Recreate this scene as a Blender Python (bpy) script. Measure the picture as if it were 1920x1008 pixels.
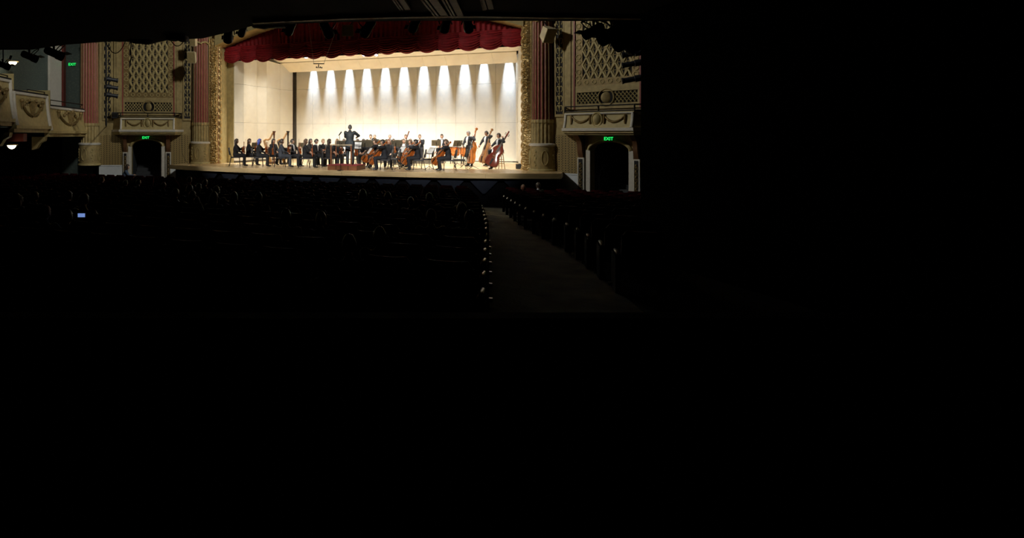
import bpy, math, random
from mathutils import Vector, Matrix
from math import sin, cos, pi, radians, sqrt
random.seed(7)
for _o in list(bpy.data.objects): bpy.data.objects.remove(_o)
SC = bpy.context.scene
COL = SC.collection

# ------------------------------------------------------------------ camera
F = 1150.0                      # focal length in pixels of the 1920x1008 frame
TH = radians(22.5)              # the camera is turned towards house left
CAM = Vector((9.77, -27.77, 1.54))
RGT = Vector((cos(TH), sin(TH), 0)); FWD = Vector((-sin(TH), cos(TH), 0)); UP = Vector((0, 0, 1))
cd = bpy.data.cameras.new('camera'); cam = bpy.data.objects.new('camera', cd); COL.objects.link(cam)
cam.location = CAM
cam.rotation_euler = (radians(90), 0, TH)
cd.sensor_width = 36; cd.lens = F / 1920 * 36
cd.shift_x = (960 - 600) / 1920; cd.shift_y = (252 - 504) / 1920
cd.clip_end = 300
SC.camera = cam

# ------------------------------------------------------------------ world, lights, exposure
wd = bpy.data.worlds.new('world'); SC.world = wd; wd.use_nodes = True
wd.node_tree.nodes['Background'].inputs[0].default_value = (0, 0, 0, 1)
wd.node_tree.nodes['Background'].inputs[1].default_value = 0
SC.view_settings.view_transform = 'Standard'; SC.view_settings.look = 'None'
SC.view_settings.gamma = 1; SC.view_settings.use_curve_mapping = False
SC.view_settings.exposure = 0.45
SC.cycles.use_denoising = True
SC.cycles.max_bounces = 8; SC.cycles.diffuse_bounces = 5; SC.cycles.glossy_bounces = 3
SC.cycles.sample_clamp_indirect = 4

def lamp(kind, loc, aim, energy, color, size=0.1, angle=60, blend=0.6, name='stage_light'):
    l = bpy.data.lights.new(name, kind); l.energy = energy; l.color = color
    if kind == 'SPOT':
        l.spot_size = radians(angle); l.spot_blend = blend; l.shadow_soft_size = size
    elif kind == 'POINT': l.shadow_soft_size = size
    elif kind == 'AREA': l.shape = 'RECTANGLE'; l.size = size[0]; l.size_y = size[1]
    o = bpy.data.objects.new(name, l); COL.objects.link(o); o.location = loc
    d = Vector(aim) - Vector(loc)
    o.rotation_euler = d.to_track_quat('-Z', 'Y').to_euler()
    return o
WARM = (1.0, 0.92, 0.79); COOL = (0.66, 0.80, 1.0)
# stage downlights on the pipe between valance and shell ceiling, and in the ceiling slot
for x in (-5.2, -3.1, -1.05, 1.05, 3.1, 5.2):
    lamp('SPOT', (x, 1.75, 6.9), (x * .9, 4.0, 0.3), 900, WARM, .15, 95, .8)
for x in (-5.2, -2.6, 0, 2.6, 5.2):
    lamp('SPOT', (x, 1.5, 6.9), (x, -1.6, 0.2), 1500, (1.0, .93, .82), .15, 80, .8)
# front-of-house spotlights on the balcony rail, shuttered to the stage
for x in (-7, -3, 1, 5, 9):
    lamp('SPOT', (x, -15.5, 7.6), (x * .55 - .4, 1.2, 0.3), 4300, (1, .94, .84), .12, 24, .6)
# dimmed house spotlights high over the stalls, turned on the box walls and the side boxes
for a, b, e, s_ in (((3, -9, 10.5), (-10.6, -1.2, 3.9), 2300, 44), ((-3, -9, 10.5), (10.9, -1.4, 3.0), 2100, 56), ((0, -17, 8.5), (-13.4, -7.0, 4.2), 1500, 32)):
    lamp('SPOT', a, b, e, (1.0, .95, .80), .5, s_, .7, name='house_light')

# ------------------------------------------------------------------ pixel helpers (frame 1920x1008)
def CW(lat, d, z): 
    p = CAM + RGT * lat + FWD * d
    return Vector((p.x, p.y, z))
def PP(px, py, d): return CW((px - 600) / F * d, d, 1.54 - (py - 252) / F * d)
def PZ(px, d, z): return CW((px - 600) / F * d, d, z)
def RAY(px, py): return RGT * ((px - 600) / F) + FWD - UP * ((py - 252) / F)
def PY(px, py, Y):
    r = RAY(px, py); t = (Y - CAM.y) / r.y
    return CAM + r * t

# ------------------------------------------------------------------ materials
MATS = {}
def mat(name, col, rough=.6, metal=0., var=.12, scale=8., bump=0., bscale=40., emit=None, es=0., spec=None, coat=0., sheen=0.):
    if name in MATS: return MATS[name]
    m = bpy.data.materials.new(name); m.use_nodes = True; nt = m.node_tree
    b = nt.nodes['Principled BSDF']
    b.inputs['Roughness'].default_value = rough; b.inputs['Metallic'].default_value = metal
    if spec is not None: b.inputs['Specular IOR Level'].default_value = spec
    if coat: b.inputs['Coat Weight'].default_value = coat
    if sheen: b.inputs['Sheen Weight'].default_value = sheen; b.inputs['Sheen Roughness'].default_value = .5
    tc = nt.nodes.new('ShaderNodeTexCoord')
    if var:
        n = nt.nodes.new('ShaderNodeTexNoise'); n.inputs['Scale'].default_value = scale
        r = nt.nodes.new('ShaderNodeValToRGB')
        r.color_ramp.elements[0].color = (*[c * (1 - var) for c in col], 1)
        r.color_ramp.elements[1].color = (*[min(1, c * (1 + var)) for c in col], 1)
        r.color_ramp.elements[0].position = .3; r.color_ramp.elements[1].position = .7
        nt.links.new(tc.outputs['Object'], n.inputs['Vector']); nt.links.new(n.outputs['Fac'], r.inputs['Fac'])
        nt.links.new(r.outputs['Color'], b.inputs['Base Color'])
    else: b.inputs['Base Color'].default_value = (*col, 1)
    if bump:
        n2 = nt.nodes.new('ShaderNodeTexNoise'); n2.inputs['Scale'].default_value = bscale
        bp = nt.nodes.new('ShaderNodeBump'); bp.inputs['Strength'].default_value = bump; bp.inputs['Distance'].default_value = .02
        nt.links.new(tc.outputs['Object'], n2.inputs['Vector']); nt.links.new(n2.outputs['Fac'], bp.inputs['Height'])
        nt.links.new(bp.outputs['Normal'], b.inputs['Normal'])
    if emit:
        b.inputs['Emission Color'].default_value = (*emit, 1); b.inputs['Emission Strength'].default_value = es
    MATS[name] = m; return m

def wood(name, c0, c1, rough=.4, sx=(1, 12, 1), scale=3., coat=0.):
    m = bpy.data.materials.new(name); m.use_nodes = True; nt = m.node_tree; b = nt.nodes['Principled BSDF']
    tc = nt.nodes.new('ShaderNodeTexCoord'); mp = nt.nodes.new('ShaderNodeMapping'); mp.inputs['Scale'].default_value = sx
    n = nt.nodes.new('ShaderNodeTexNoise'); n.inputs['Scale'].default_value = scale; n.inputs['Detail'].default_value = 5
    r = nt.nodes.new('ShaderNodeValToRGB'); r.color_ramp.elements[0].color = (*c0, 1); r.color_ramp.elements[1].color = (*c1, 1)
    r.color_ramp.elements[0].position = .3; r.color_ramp.elements[1].position = .7
    nt.links.new(tc.outputs['Object'], mp.inputs['Vector']); nt.links.new(mp.outputs['Vector'], n.inputs['Vector'])
    nt.links.new(n.outputs['Fac'], r.inputs['Fac']); nt.links.new(r.outputs['Color'], b.inputs['Base Color'])
    b.inputs['Roughness'].default_value = rough
    if coat: b.inputs['Coat Weight'].default_value = coat
    MATS[name] = m; return m

def dots(name, c_dark, c_light, scale, thr=.35, rough=.6, metal=0., tex='vor'):
    """woven diaper / printed paper: a regular dotted figure on a ground"""
    m = bpy.data.materials.new(name); m.use_nodes = True; nt = m.node_tree; b = nt.nodes['Principled BSDF']
    tc = nt.nodes.new('ShaderNodeTexCoord'); mp = nt.nodes.new('ShaderNodeMapping')
    mp.inputs['Rotation'].default_value = (0, radians(45) if tex == 'vor' else 0, 0)
    v = nt.nodes.new('ShaderNodeTexVoronoi'); v.inputs['Scale'].default_value = scale
    v.inputs['Randomness'].default_value = 0.0 if tex == 'vor' else .8
    r = nt.nodes.new('ShaderNodeValToRGB'); r.color_ramp.elements[0].color = (*c_dark, 1); r.color_ramp.elements[1].color = (*c_light, 1)
    r.color_ramp.elements[0].position = thr; r.color_ramp.elements[1].position = thr + .08
    nt.links.new(tc.outputs['Object'], mp.inputs['Vector']); nt.links.new(mp.outputs['Vector'], v.inputs['Vector'])
    nt.links.new(v.outputs['Distance'], r.inputs['Fac']); nt.links.new(r.outputs['Color'], b.inputs['Base Color'])
    b.inputs['Roughness'].default_value = rough; b.inputs['Metallic'].default_value = metal
    MATS[name] = m; return m

M_shell = mat('shell_cream', (.68, .655, .575), .5, var=.03, scale=2)
M_ceil = mat('shell_ceiling_cream', (.97, .88, .70), .6, var=.03, scale=2)
M_gap = mat('shell_gap_grey', (.10, .09, .07), .7)
M_stagefl = wood('stage_maple', (.56, .41, .22), (.72, .55, .32), .32, (14, 1, 1), 2.0)
M_fascia = wood('fascia_maple', (.46, .34, .17), (.60, .46, .25), .5, (1, 1, 10), 2.0)
M_black = mat('matt_black', (.010, .010, .011), .8, var=.2)
M_skirt = mat('apron_navy', (.006, .009, .018), .8, spec=.2); M_aprb = mat('apron_black', (.002, .002, .003), .9, spec=.05)
M_velvet = mat('red_velvet', (.26, .004, .012), .75, var=.25, scale=6, bump=.3, bscale=30)
M_gold = mat('gold_leaf', (.47, .34, .15), .32, .5, var=.25, scale=14)
M_goldd = mat('antique_gold_plaster', (.36, .28, .13), .6, .15, var=.18, scale=6, bump=.2, bscale=30)
M_goldl = mat('pale_gold_plaster', (.44, .36, .17), .6, .05, var=.12, scale=6)
M_ornd = mat('bronze_ornament', (.24, .17, .07), .5, .3, var=.25, scale=12)
M_maroon = mat('maroon_paint', (.27, .062, .052), .45, var=.15, scale=5)
M_white = mat('ivory_paint', (.62, .60, .56), .5, var=.06)
M_wain = mat('wainscot_grey_white', (.68, .73, .80), .55, var=.06, scale=3)
M_void = mat('recess_shade', (.006, .006, .008), .9, var=0)  # near-black colour standing in for shade inside openings
M_filig = mat('filigree_backing', (.012, .011, .016), .8)
M_diaper = dots('diaper_wall', (.012, .009, .005), (.30, .22, .09), 14., .30)
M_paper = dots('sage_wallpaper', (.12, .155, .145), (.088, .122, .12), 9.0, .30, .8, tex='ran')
M_iron = mat('black_iron', (.012, .012, .014), .5, .4)
M_fix = mat('fixture_black', (.016, .018, .026), .45)
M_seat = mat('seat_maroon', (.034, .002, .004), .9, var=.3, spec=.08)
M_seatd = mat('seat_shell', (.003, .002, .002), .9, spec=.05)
M_arm = mat('armrest_pale', (.55, .52, .45), .18, var=.1)
M_carpet = mat('aisle_carpet', (.125, .118, .082), .95, var=.55, scale=2.2, bump=.6, bscale=20)
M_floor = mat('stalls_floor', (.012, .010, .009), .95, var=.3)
M_dark = mat('near_black_wall', (.0012, .001, .001), .95, var=.2, spec=.02)  # near-black colour put on walls that should read as unlit
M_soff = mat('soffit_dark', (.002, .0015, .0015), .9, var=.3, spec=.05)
M_mould = mat('soffit_moulding', (.55, .45, .26), .6)
M_chair = mat('chair_black', (.014, .014, .020), .55)
M_steel = mat('steel_black', (.018, .018, .020), .35, .5)
M_chrome = mat('chrome', (.6, .6, .62), .2, 1., var=0)
M_desk = mat('stand_desk', (.085, .078, .056), .5)
M_page = mat('sheet_music', (.80, .82, .84), .6, var=.04, scale=30)
M_vio = wood('violin_varnish', (.20, .045, .010), (.34, .085, .018), .25, (6, 6, 1), 4., .5)
M_cel = wood('cello_varnish', (.22, .048, .008), (.34, .090, .015), .22, (4, 4, 1), 3., .6)
M_bas = wood('bass_varnish_orange', (.30, .085, .013), (.44, .145, .024), .22, (4, 4, 1), 2., .6)
M_basd = wood('bass_varnish_brown', (.20, .085, .030), (.34, .16, .06), .22, (4, 4, 1), 2., .6)
M_basr = wood('bass_varnish_red', (.16, .030, .022), (.26, .06, .035), .15, (4, 4, 1), 2., .9)
M_ebony = mat('ebony', (.012, .010, .009), .3)
M_bowst = mat('bow_stick', (.16, .06, .02), .35)
M_bowh = mat('bow_hair', (.85, .83, .78), .5, var=0)
M_harpd = wood('harp_walnut', (.055, .018, .010), (.10, .035, .018), .3, (1, 1, 4), 4.)
M_harpg = wood('harp_maple', (.34, .17, .05), (.50, .28, .10), .3, (1, 1, 4), 4.)
M_copper = mat('copper', (.75, .30, .12), .22, .9, var=.15, bump=.3, bscale=14)
M_skinhead = mat('drum_skin', (.75, .72, .66), .5)
M_podw = wood('podium_wood', (.15, .055, .022), (.22, .085, .035), .4, (1, 1, 8), 3.)
M_podc = mat('podium_carpet', (.30, .035, .05), .9, var=.3, scale=20)
M_stool = wood('stool_wood', (.40, .26, .12), (.55, .38, .20), .4, (1, 1, 4), 3.)
M_suit = mat('black_suit', (.006, .008, .014), .8, var=.25, scale=5)
M_suit2 = mat('black_cloth', (.0045, .005, .008), .85, var=.25, scale=5)
M_shoe = mat('black_shoe', (.010, .010, .012), .3)
M_shirt = mat('white_shirt', (.78, .80, .84), .6, var=.04)
SK = [mat('skin_fair', (.60, .37, .27), .5, var=.06), mat('skin_light', (.50, .29, .20), .5, var=.06), mat('skin_tan', (.36, .19, .12), .5, var=.06), mat('skin_brown', (.20, .10, .06), .5, var=.06)]
HR = {'black': mat('hair_black', (.012, .010, .010), .45, sheen=.3), 'dark': mat('hair_dark', (.030, .018, .012), .45, sheen=.3), 'brown': mat('hair_brown', (.075, .038, .018), .45, sheen=.3),
      'blond': mat('hair_blond', (.30, .19, .09), .45, sheen=.3), 'grey': mat('hair_grey', (.24, .23, .23), .5, sheen=.3), 'white': mat('hair_white', (.62, .58, .52), .5, sheen=.3),
      'darkgrey': mat('hair_dark_grey', (.075, .07, .065), .5, sheen=.3), 'blue': mat('hair_blue', (.035, .06, .33), .45, sheen=.3), 'red': mat('hair_red', (.17, .06, .025), .45, sheen=.3)}
M_eye = mat('eye_white', (.7, .7, .68), .3, var=0); M_iris = mat('iris', (.02, .012, .008), .2, var=0); M_lip = mat('lips', (.34, .11, .09), .5, var=0)

# ------------------------------------------------------------------ mesh builder
class MB:
    def __init__(s): s.v = []; s.f = []; s.m = []
    def add(s, vs, fs, mi=0):
        b = len(s.v); s.v.extend([tuple(p) for p in vs]); s.f.extend([tuple(b + i for i in f) for f in fs]); s.m.extend([mi] * len(fs))
        return s
    def box(s, lo, hi, mi=0, M=None):
        x0, y0, z0 = lo; x1, y1, z1 = hi
        vs = [Vector(p) for p in ((x0, y0, z0), (x1, y0, z0), (x1, y1, z0), (x0, y1, z0), (x0, y0, z1), (x1, y0, z1), (x1, y1, z1), (x0, y1, z1))]
        if M: vs = [M @ p for p in vs]
        return s.add(vs, [(3, 2, 1, 0), (4, 5, 6, 7), (0, 1, 5, 4), (1, 2, 6, 5), (2, 3, 7, 6), (3, 0, 4, 7)], mi)
    def loft(s, rings, mi=0, cap=True, closed=False):
        n = len(rings[0]); vs = [p for r in rings for p in r]; fs = []
        k = len(rings)
        for i in range(k if closed else k - 1):
            a = i * n; b = ((i + 1) % k) * n
            for j in range(n): fs.append((a + j, a + (j + 1) % n, b + (j + 1) % n, b + j))
        if cap and not closed: fs.append(tuple(range(n - 1, -1, -1))); fs.append(tuple((k - 1) * n + j for j in range(n)))
        return s.add(vs, fs, mi)
    def tube(s, pts, rad, n=8, mi=0, cap=True, closed=False, flat=1.):
        pts = [Vector(p) for p in pts]; k = len(pts)
        if not isinstance(rad, (list, tuple)): rad = [rad] * k
        rings = []; ref = None
        for i, p in enumerate(pts):
            if closed: t = pts[(i + 1) % k] - pts[i - 1]
            else: t = pts[min(i + 1, k - 1)] - pts[max(i - 1, 0)]
            t.normalize()
            if ref is None: ref = Vector((0, 0, 1)) if abs(t.z) < .9 else Vector((0, 1, 0))
            a = t.cross(ref)
            if a.length < 1e-5: a = t.cross(Vector((1, 0, 0)))
            a.normalize(); b = a.cross(t).normalized(); ref = b
            rings.append([p + a * (rad[i] * cos(2 * pi * j / n)) + b * (rad[i] * flat * sin(2 * pi * j / n)) for j in range(n)])
        return s.loft(rings, mi, cap, closed)
    def capsule(s, p0, r0, p1, r1, n=10, mi=0):
        p0 = Vector(p0); p1 = Vector(p1); d = (p1 - p0); L = d.length
        if L < 1e-5: d = Vector((0, 0, 1)); 
        else: d = d / L
        pts = []; rr = []
        for a in (-.95, -.7, -.35): pts.append(p0 + d * (r0 * a)); rr.append(r0 * sqrt(1 - a * a))
        pts.append(p0); rr.append(r0); pts.append(p1); rr.append(r1)
        for a in (.35, .7, .95): pts.append(p1 + d * (r1 * a)); rr.append(r1 * sqrt(1 - a * a))
        return s.tube(pts, rr, n, mi)
    def sphere(s, c, r, nu=12, nv=8, mi=0, R=None, fn=None, keep=None):
        c = Vector(c)
        if not isinstance(r, (list, tuple)): r = (r, r, r)
        vs = []; fs = []
        un = []
        for i in range(nv + 1):
            th = pi * i / nv
            for j in range(nu):
                ph = 2 * pi * j / nu
                un.append(Vector((sin(th) * cos(ph), sin(th) * sin(ph), cos(th))))
        for u in un:
            p = Vector((u.x * r[0], u.y * r[1], u.z * r[2]))
            if fn: p = fn(u, p)
            if R: p = R @ p
            vs.append(c + p)
        for i in range(nv):
            for j in range(nu):
                q = (i * nu + j, (i + 1) * nu + j, (i + 1) * nu + (j + 1) % nu, i * nu + (j + 1) % nu)
                if keep and not keep(sum((un[k] for k in q), Vector()) / 4): continue
                fs.append(q)
        return s.add(vs, fs, mi)
    def lathe(s, prof, n=16, mi=0, c=(0, 0, 0), rf=None, R=None):
        c = Vector(c); rings = []
        for r, z in prof:
            ring = []
            for j in range(n):
                a = 2 * pi * j / n; rr = r * (rf(a, z) if rf else 1)
                p = Vector((rr * cos(a), rr * sin(a), z))
                if R: p = R @ p
                ring.append(c + p)
            rings.append(ring)
        return s.loft(rings, mi)
    def prism(s, poly, o, ux, uy, uz, h, mi=0):
        o = Vector(o); ux = Vector(ux); uy = Vector(uy); uz = Vector(uz)
        a = [o + ux * p[0] + uy * p[1] for p in poly]; b = [p + uz * h for p in a]; n = len(poly)
        fs = [tuple(range(n - 1, -1, -1)), tuple(range(n, 2 * n))] + [(i, (i + 1) % n, n + (i + 1) % n, n + i) for i in range(n)]
        return s.add(a + b, fs, mi)
    def grid(s, P, mi=0, closed_u=False):
        nv = len(P); nu = len(P[0]); vs = [p for r in P for p in r]; fs = []
        for i in range(nv - 1):
            for j in range(nu if closed_u else nu - 1):
                fs.append((i * nu + j, i * nu + (j + 1) % nu, (i + 1) * nu + (j + 1) % nu, (i + 1) * nu + j))
        return s.add(vs, fs, mi)
    def mesh(s, name, mats, smooth=None):
        me = bpy.data.meshes.new(name); me.from_pydata(s.v, [], s.f); 
        if not isinstance(mats, (list, tuple)): mats = [mats]
        for m in mats: me.materials.append(m)
        if len(mats) > 1: me.polygons.foreach_set('material_index', s.m)
        if smooth:
            me.polygons.foreach_set('use_smooth', [True] * len(me.polygons))
            me.set_sharp_from_angle(angle=radians(smooth))
        me.update(); return me
    def build(s, name, mats, parent=None, smooth=None):
        return obj(name, s.mesh(name, mats, smooth), parent)
def obj(name, data, parent=None):
    o = bpy.data.objects.new(name, data); COL.objects.link(o)
    if parent is not None: o.parent = parent
    return o
def tag(o, label, cat, group=None, kind=None):
    if label: o['label'] = label
    if cat: o['category'] = cat
    if group: o['group'] = group
    if kind: o['kind'] = kind
    return o
def empty(name, loc=(0, 0, 0), rz=0, M=None):
    o = bpy.data.objects.new(name, None); COL.objects.link(o); o.empty_display_size = .1
    if M is not None: o.matrix_world = M
    else: o.location = loc; o.rotation_euler = (0, 0, rz)
    return o
def thing(name, label, cat, loc=(0, 0, 0), rz=0, group=None, M=None):
    return tag(empty(name, loc, rz, M), label, cat, group)
def struct(o): o['kind'] = 'structure'; return o
KIDS = {}
def copy_tree(o, parent=None):
    c = o.copy(); COL.objects.link(c); c.parent = parent
    if parent is not None: c.matrix_parent_inverse = o.matrix_parent_inverse
    for ch in list(o.children):
        copy_tree(ch, c)
    return c
def frame(o, z, y):
    """matrix with local +Z along z and local +Y near y"""
    z = Vector(z).normalized(); y = Vector(y); y = (y - z * y.dot(z)).normalized(); x = y.cross(z)
    M = Matrix((x, y, z)).transposed().to_4x4(); M.translation = Vector(o); return M
# ================================================================== STRUCTURE: stage
def lipY(X): return -3.25 + 1.5 * (abs(X) / 9.3) ** 2.6
xs = [-9.3 + 18.6 * i / 60 for i in range(61)]
lip = [(-9.35, -.45)] + [(x, lipY(x)) for x in xs] + [(9.35, -.45)]
poly = lip + [(9.35, .32), (8.2, .32), (8.2, 9.2), (-8.2, 9.2), (-8.2, .32), (-9.35, .32)]
mb = MB(); mb.prism(poly, (0, 0, -.05), (1, 0, 0), (0, 1, 0), (0, 0, 1), .05)
stage_floor = struct(mb.build('floor_stage', M_stagefl)); stage_floor['label'] = 'pale maple stage floor under the orchestra'
# the curved lip in sections, each a board of its own
cuts = [0, 9, 18, 26, 33, 42, 52, 62]
for a, b in zip(cuts[:-1], cuts[1:]):
    P = lip[a:b + 1]; inner = []
    mb = MB(); n = len(P)
    def off(p, k): return (p[0] * (1 - .012 * k), p[1] + .11 * k)
    top = [Vector((p[0], p[1] - .035, -.015)) for p in P]; bot = [Vector((p[0], p[1] - .035, -.21)) for p in P]
    tin = [Vector((*off(p, 1), -.052)) for p in P]; bin_ = [Vector((*off(p, 1), -.21)) for p in P]
    if a > 0:
        for L in (top, bot, tin, bin_): L[0] = L[0].lerp(L[1], .02)
    mb.loft([[top[i], tin[i], bin_[i], bot[i]] for i in range(n)], 0)
    o = mb.build('fascia_board', M_fascia, stage_floor)
mb = MB()
ap = [(p[0] * .985, p[1] + .28) for p in lip]
mb.loft([[Vector((p[0], p[1], -.2)), Vector((p[0], p[1] + .12, -.2)), Vector((p[0], p[1] + .12, -1.7)), Vector((p[0], p[1], -1.7))] for p in ap])
struct(mb.build('wall_apron', M_aprb))
# dark swagged cloth hung under the lip: pointed pennant-like folds
apron = thing('apron_skirting', 'dark navy cloth hung in points along the front of the stage', 'cloth', (0, 0, 0))
for i in range(13):
    x0 = -8.4 + i * 1.29; x1 = x0 + 1.27; mb = MB()
    def ay(x): return lipY(x) + .2
    pts = [(x0, -.21), (x1, -.21), ((x0 + x1) / 2, -.80)]
    P = []
    for r in range(5):
        t = r / 4; row = []
        for c in range(7):
            s_ = c / 6; xx = x0 + (x1 - x0) * (.5 + (s_ - .5) * (1 - .92 * t)); zz = -.215 - .62 * t
            row.append(Vector((xx, ay(xx) - .02 - .035 * sin(s_ * pi) * (1 - t) - .01, zz)))
        P.append(row)
    mb.grid(P); 
    P2 = [[p + Vector((0, .03, 0)) for p in row] for row in P]; mb.grid(P2)
    mb.build('pointed_swag', M_skirt, apron, 50)

# ------------------------------------------------------------------ orchestra shell
def panel(name, a, b, z0, z1, th, m, par, n=None, g=.005):
    """flat board between plan points a and b"""
    a = Vector((*a, 0)); b = Vector((*b, 0)); t = (b - a).normalized(); nn = Vector((t.y, -t.x, 0)) if n is None else Vector(n)
    a2 = a + t * g; b2 = b - t * g
    mb = MB(); lo = Vector((0, 0, z0 + g)); hi = Vector((0, 0, z1 - g))
    q = [a2, b2, b2 - nn * th, a2 - nn * th]
    mb.loft([[p + lo for p in q], [p + hi for p in q]]); return mb.build(name, m, par)
mb = MB(); mb.box((-8.2, 7.62, 0), (8.2, 7.75, 7.6))
wb = struct(mb.build('wall_back', M_gap)); wb['label'] = 'tall cream panelled back wall of the orchestra shell'
nb = 12
for i in range(nb):
    x0 = -6.45 + 13.3 * i / nb; x1 = -6.45 + 13.3 * (i + 1) / nb
    for z0, z1 in ((.06, 2.2), (2.2, 4.38), (4.38, 6.9)):
        panel('wall_panel', (x0, 7.5), (x1, 7.5), z0, z1, .1, M_shell, wb, (0, -1, 0), .004)
mb = MB(); mb.box((-6.45, 7.505, 0), (6.65, 7.6, .06)); mb.build('base_strip', M_gap, wb)
def Yat(px, X): 
    r = RAY(px, 252); return CAM.y + r.y * (X - CAM.x) / r.x
base = [(-7.34, 1.3)] + [(X, Yat(px, X)) for px, X in ((457, -7.02), (482, -7.12), (500, -6.80), (525.4, -6.86), (549, -6.60))]
baseR = [(7.92, 1.3), (7.60, 2.15), (7.62, 3.25), (7.20, 4.3), (7.20, 5.75), (6.84, 7.2)]
for side in (-1, 1):
    pts = base if side < 0 else baseR
    mb = MB()
    q = [Vector((p[0] + side * .14, p[1], 0)) for p in pts]
    for a, b in zip(q[:-1], q[1:]):
        w = Vector((side * .06, 0, 0)); mb.loft([[a, b, b + w, a + w], [p + Vector((0, 0, 5.8)) for p in (a, b, b + w, a + w)]])
    ws = struct(mb.build('wall_shell_left' if side < 0 else 'wall_shell_right', M_gap))
    ws['label'] = 'folded cream side wall of the shell at ' + ('house left' if side < 0 else 'house right')
    for a, b in zip(pts[:-1], pts[1:]):
        t = (Vector(b) - Vector(a)).normalized(); nn = (t.y, -t.x, 0) if side < 0 else (-t.y, t.x, 0)
        for z0, z1 in ((.1, 2.2), (2.2, 4.3), (4.3, 5.86)):
            panel('wall_panel', a, b, z0, z1, .1, M_shell, ws, nn)
    mb = MB()
    for a, b in zip(pts[:-1], pts[1:]):
        s2 = Vector((side * .08, 0, 0)); A = Vector((*a, 0)) + s2 * .3; B = Vector((*b, 0)) + s2 * .3
        mb.loft([[A, B, B + s2, A + s2], [p + Vector((0, 0, .1)) for p in (A, B, B + s2, A + s2)]])
    mb.build('base_strip', M_gap, ws)
# ceiling of the shell: two banks of panels with a slot between them
mb = MB(); mb.box((-8.2, 2.0, 7.5), (8.2, 7.7, 7.6))
cl = struct(mb.build('ceiling', M_ceil)); cl['label'] = 'cream sloping ceiling of the orchestra shell'
def cpanel(x0, x1, Y0, z0, Y1, z1, th=.06):
    g = .003; mb = MB()
    a = [Vector((x0 + g, Y0, z0)), Vector((x1 - g, Y0, z0)), Vector((x1 - g, Y1, z1)), Vector((x0 + g, Y1, z1))]
    mb.loft([a, [p + Vector((0, 0, th)) for p in a]]); mb.build('ceiling_panel', M_ceil, cl)
for i in range(10): cpanel(-8.0 + 1.6 * i, -6.4 + 1.6 * i, 2.4, 6.5, 5.92, 5.93)
for i in range(11): cpanel(-6.95 + 13.9 / 11 * i, -6.95 + 13.9 / 11 * (i + 1), 6.10, 5.90, 6.98, 5.42)
# lights in the gap between ceiling and back wall: one wall washer each
WX = []
for pxx in (587, 619, 654, 687, 722, 757, 794, 832, 871, 907, 954):
    p = PY(pxx, 150, 7.4); WX.append(p.x)
ww = None
for i, x in enumerate(WX):
    r = thing('wall_washer', 'cool white wall washer over the back wall, %s from the left' % ('first second third fourth fifth sixth seventh eighth ninth tenth eleventh'.split()[i]), 'light', (x, 7.30, 6.72), group='row of wall washers above the back wall')
    mb = MB(); mb.lathe([(.07, .0), (.085, .02), (.085, .2), (.05, .26)], 12); mb.build('housing', M_fix, r, 40)
    mb = MB(); mb.lathe([(.02, .26), (.02, .80)], 6); mb.build('hanger', M_iron, r)
    e = 3700 * (.7 if i in (9,) else 1.25 if i == 10 else 1)
    lamp('SPOT', (x, 7.30, 6.70), (x, 7.50, 4.3), e, COOL, .03, 21.5, 1.0, 'wall_wash_lamp')

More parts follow.
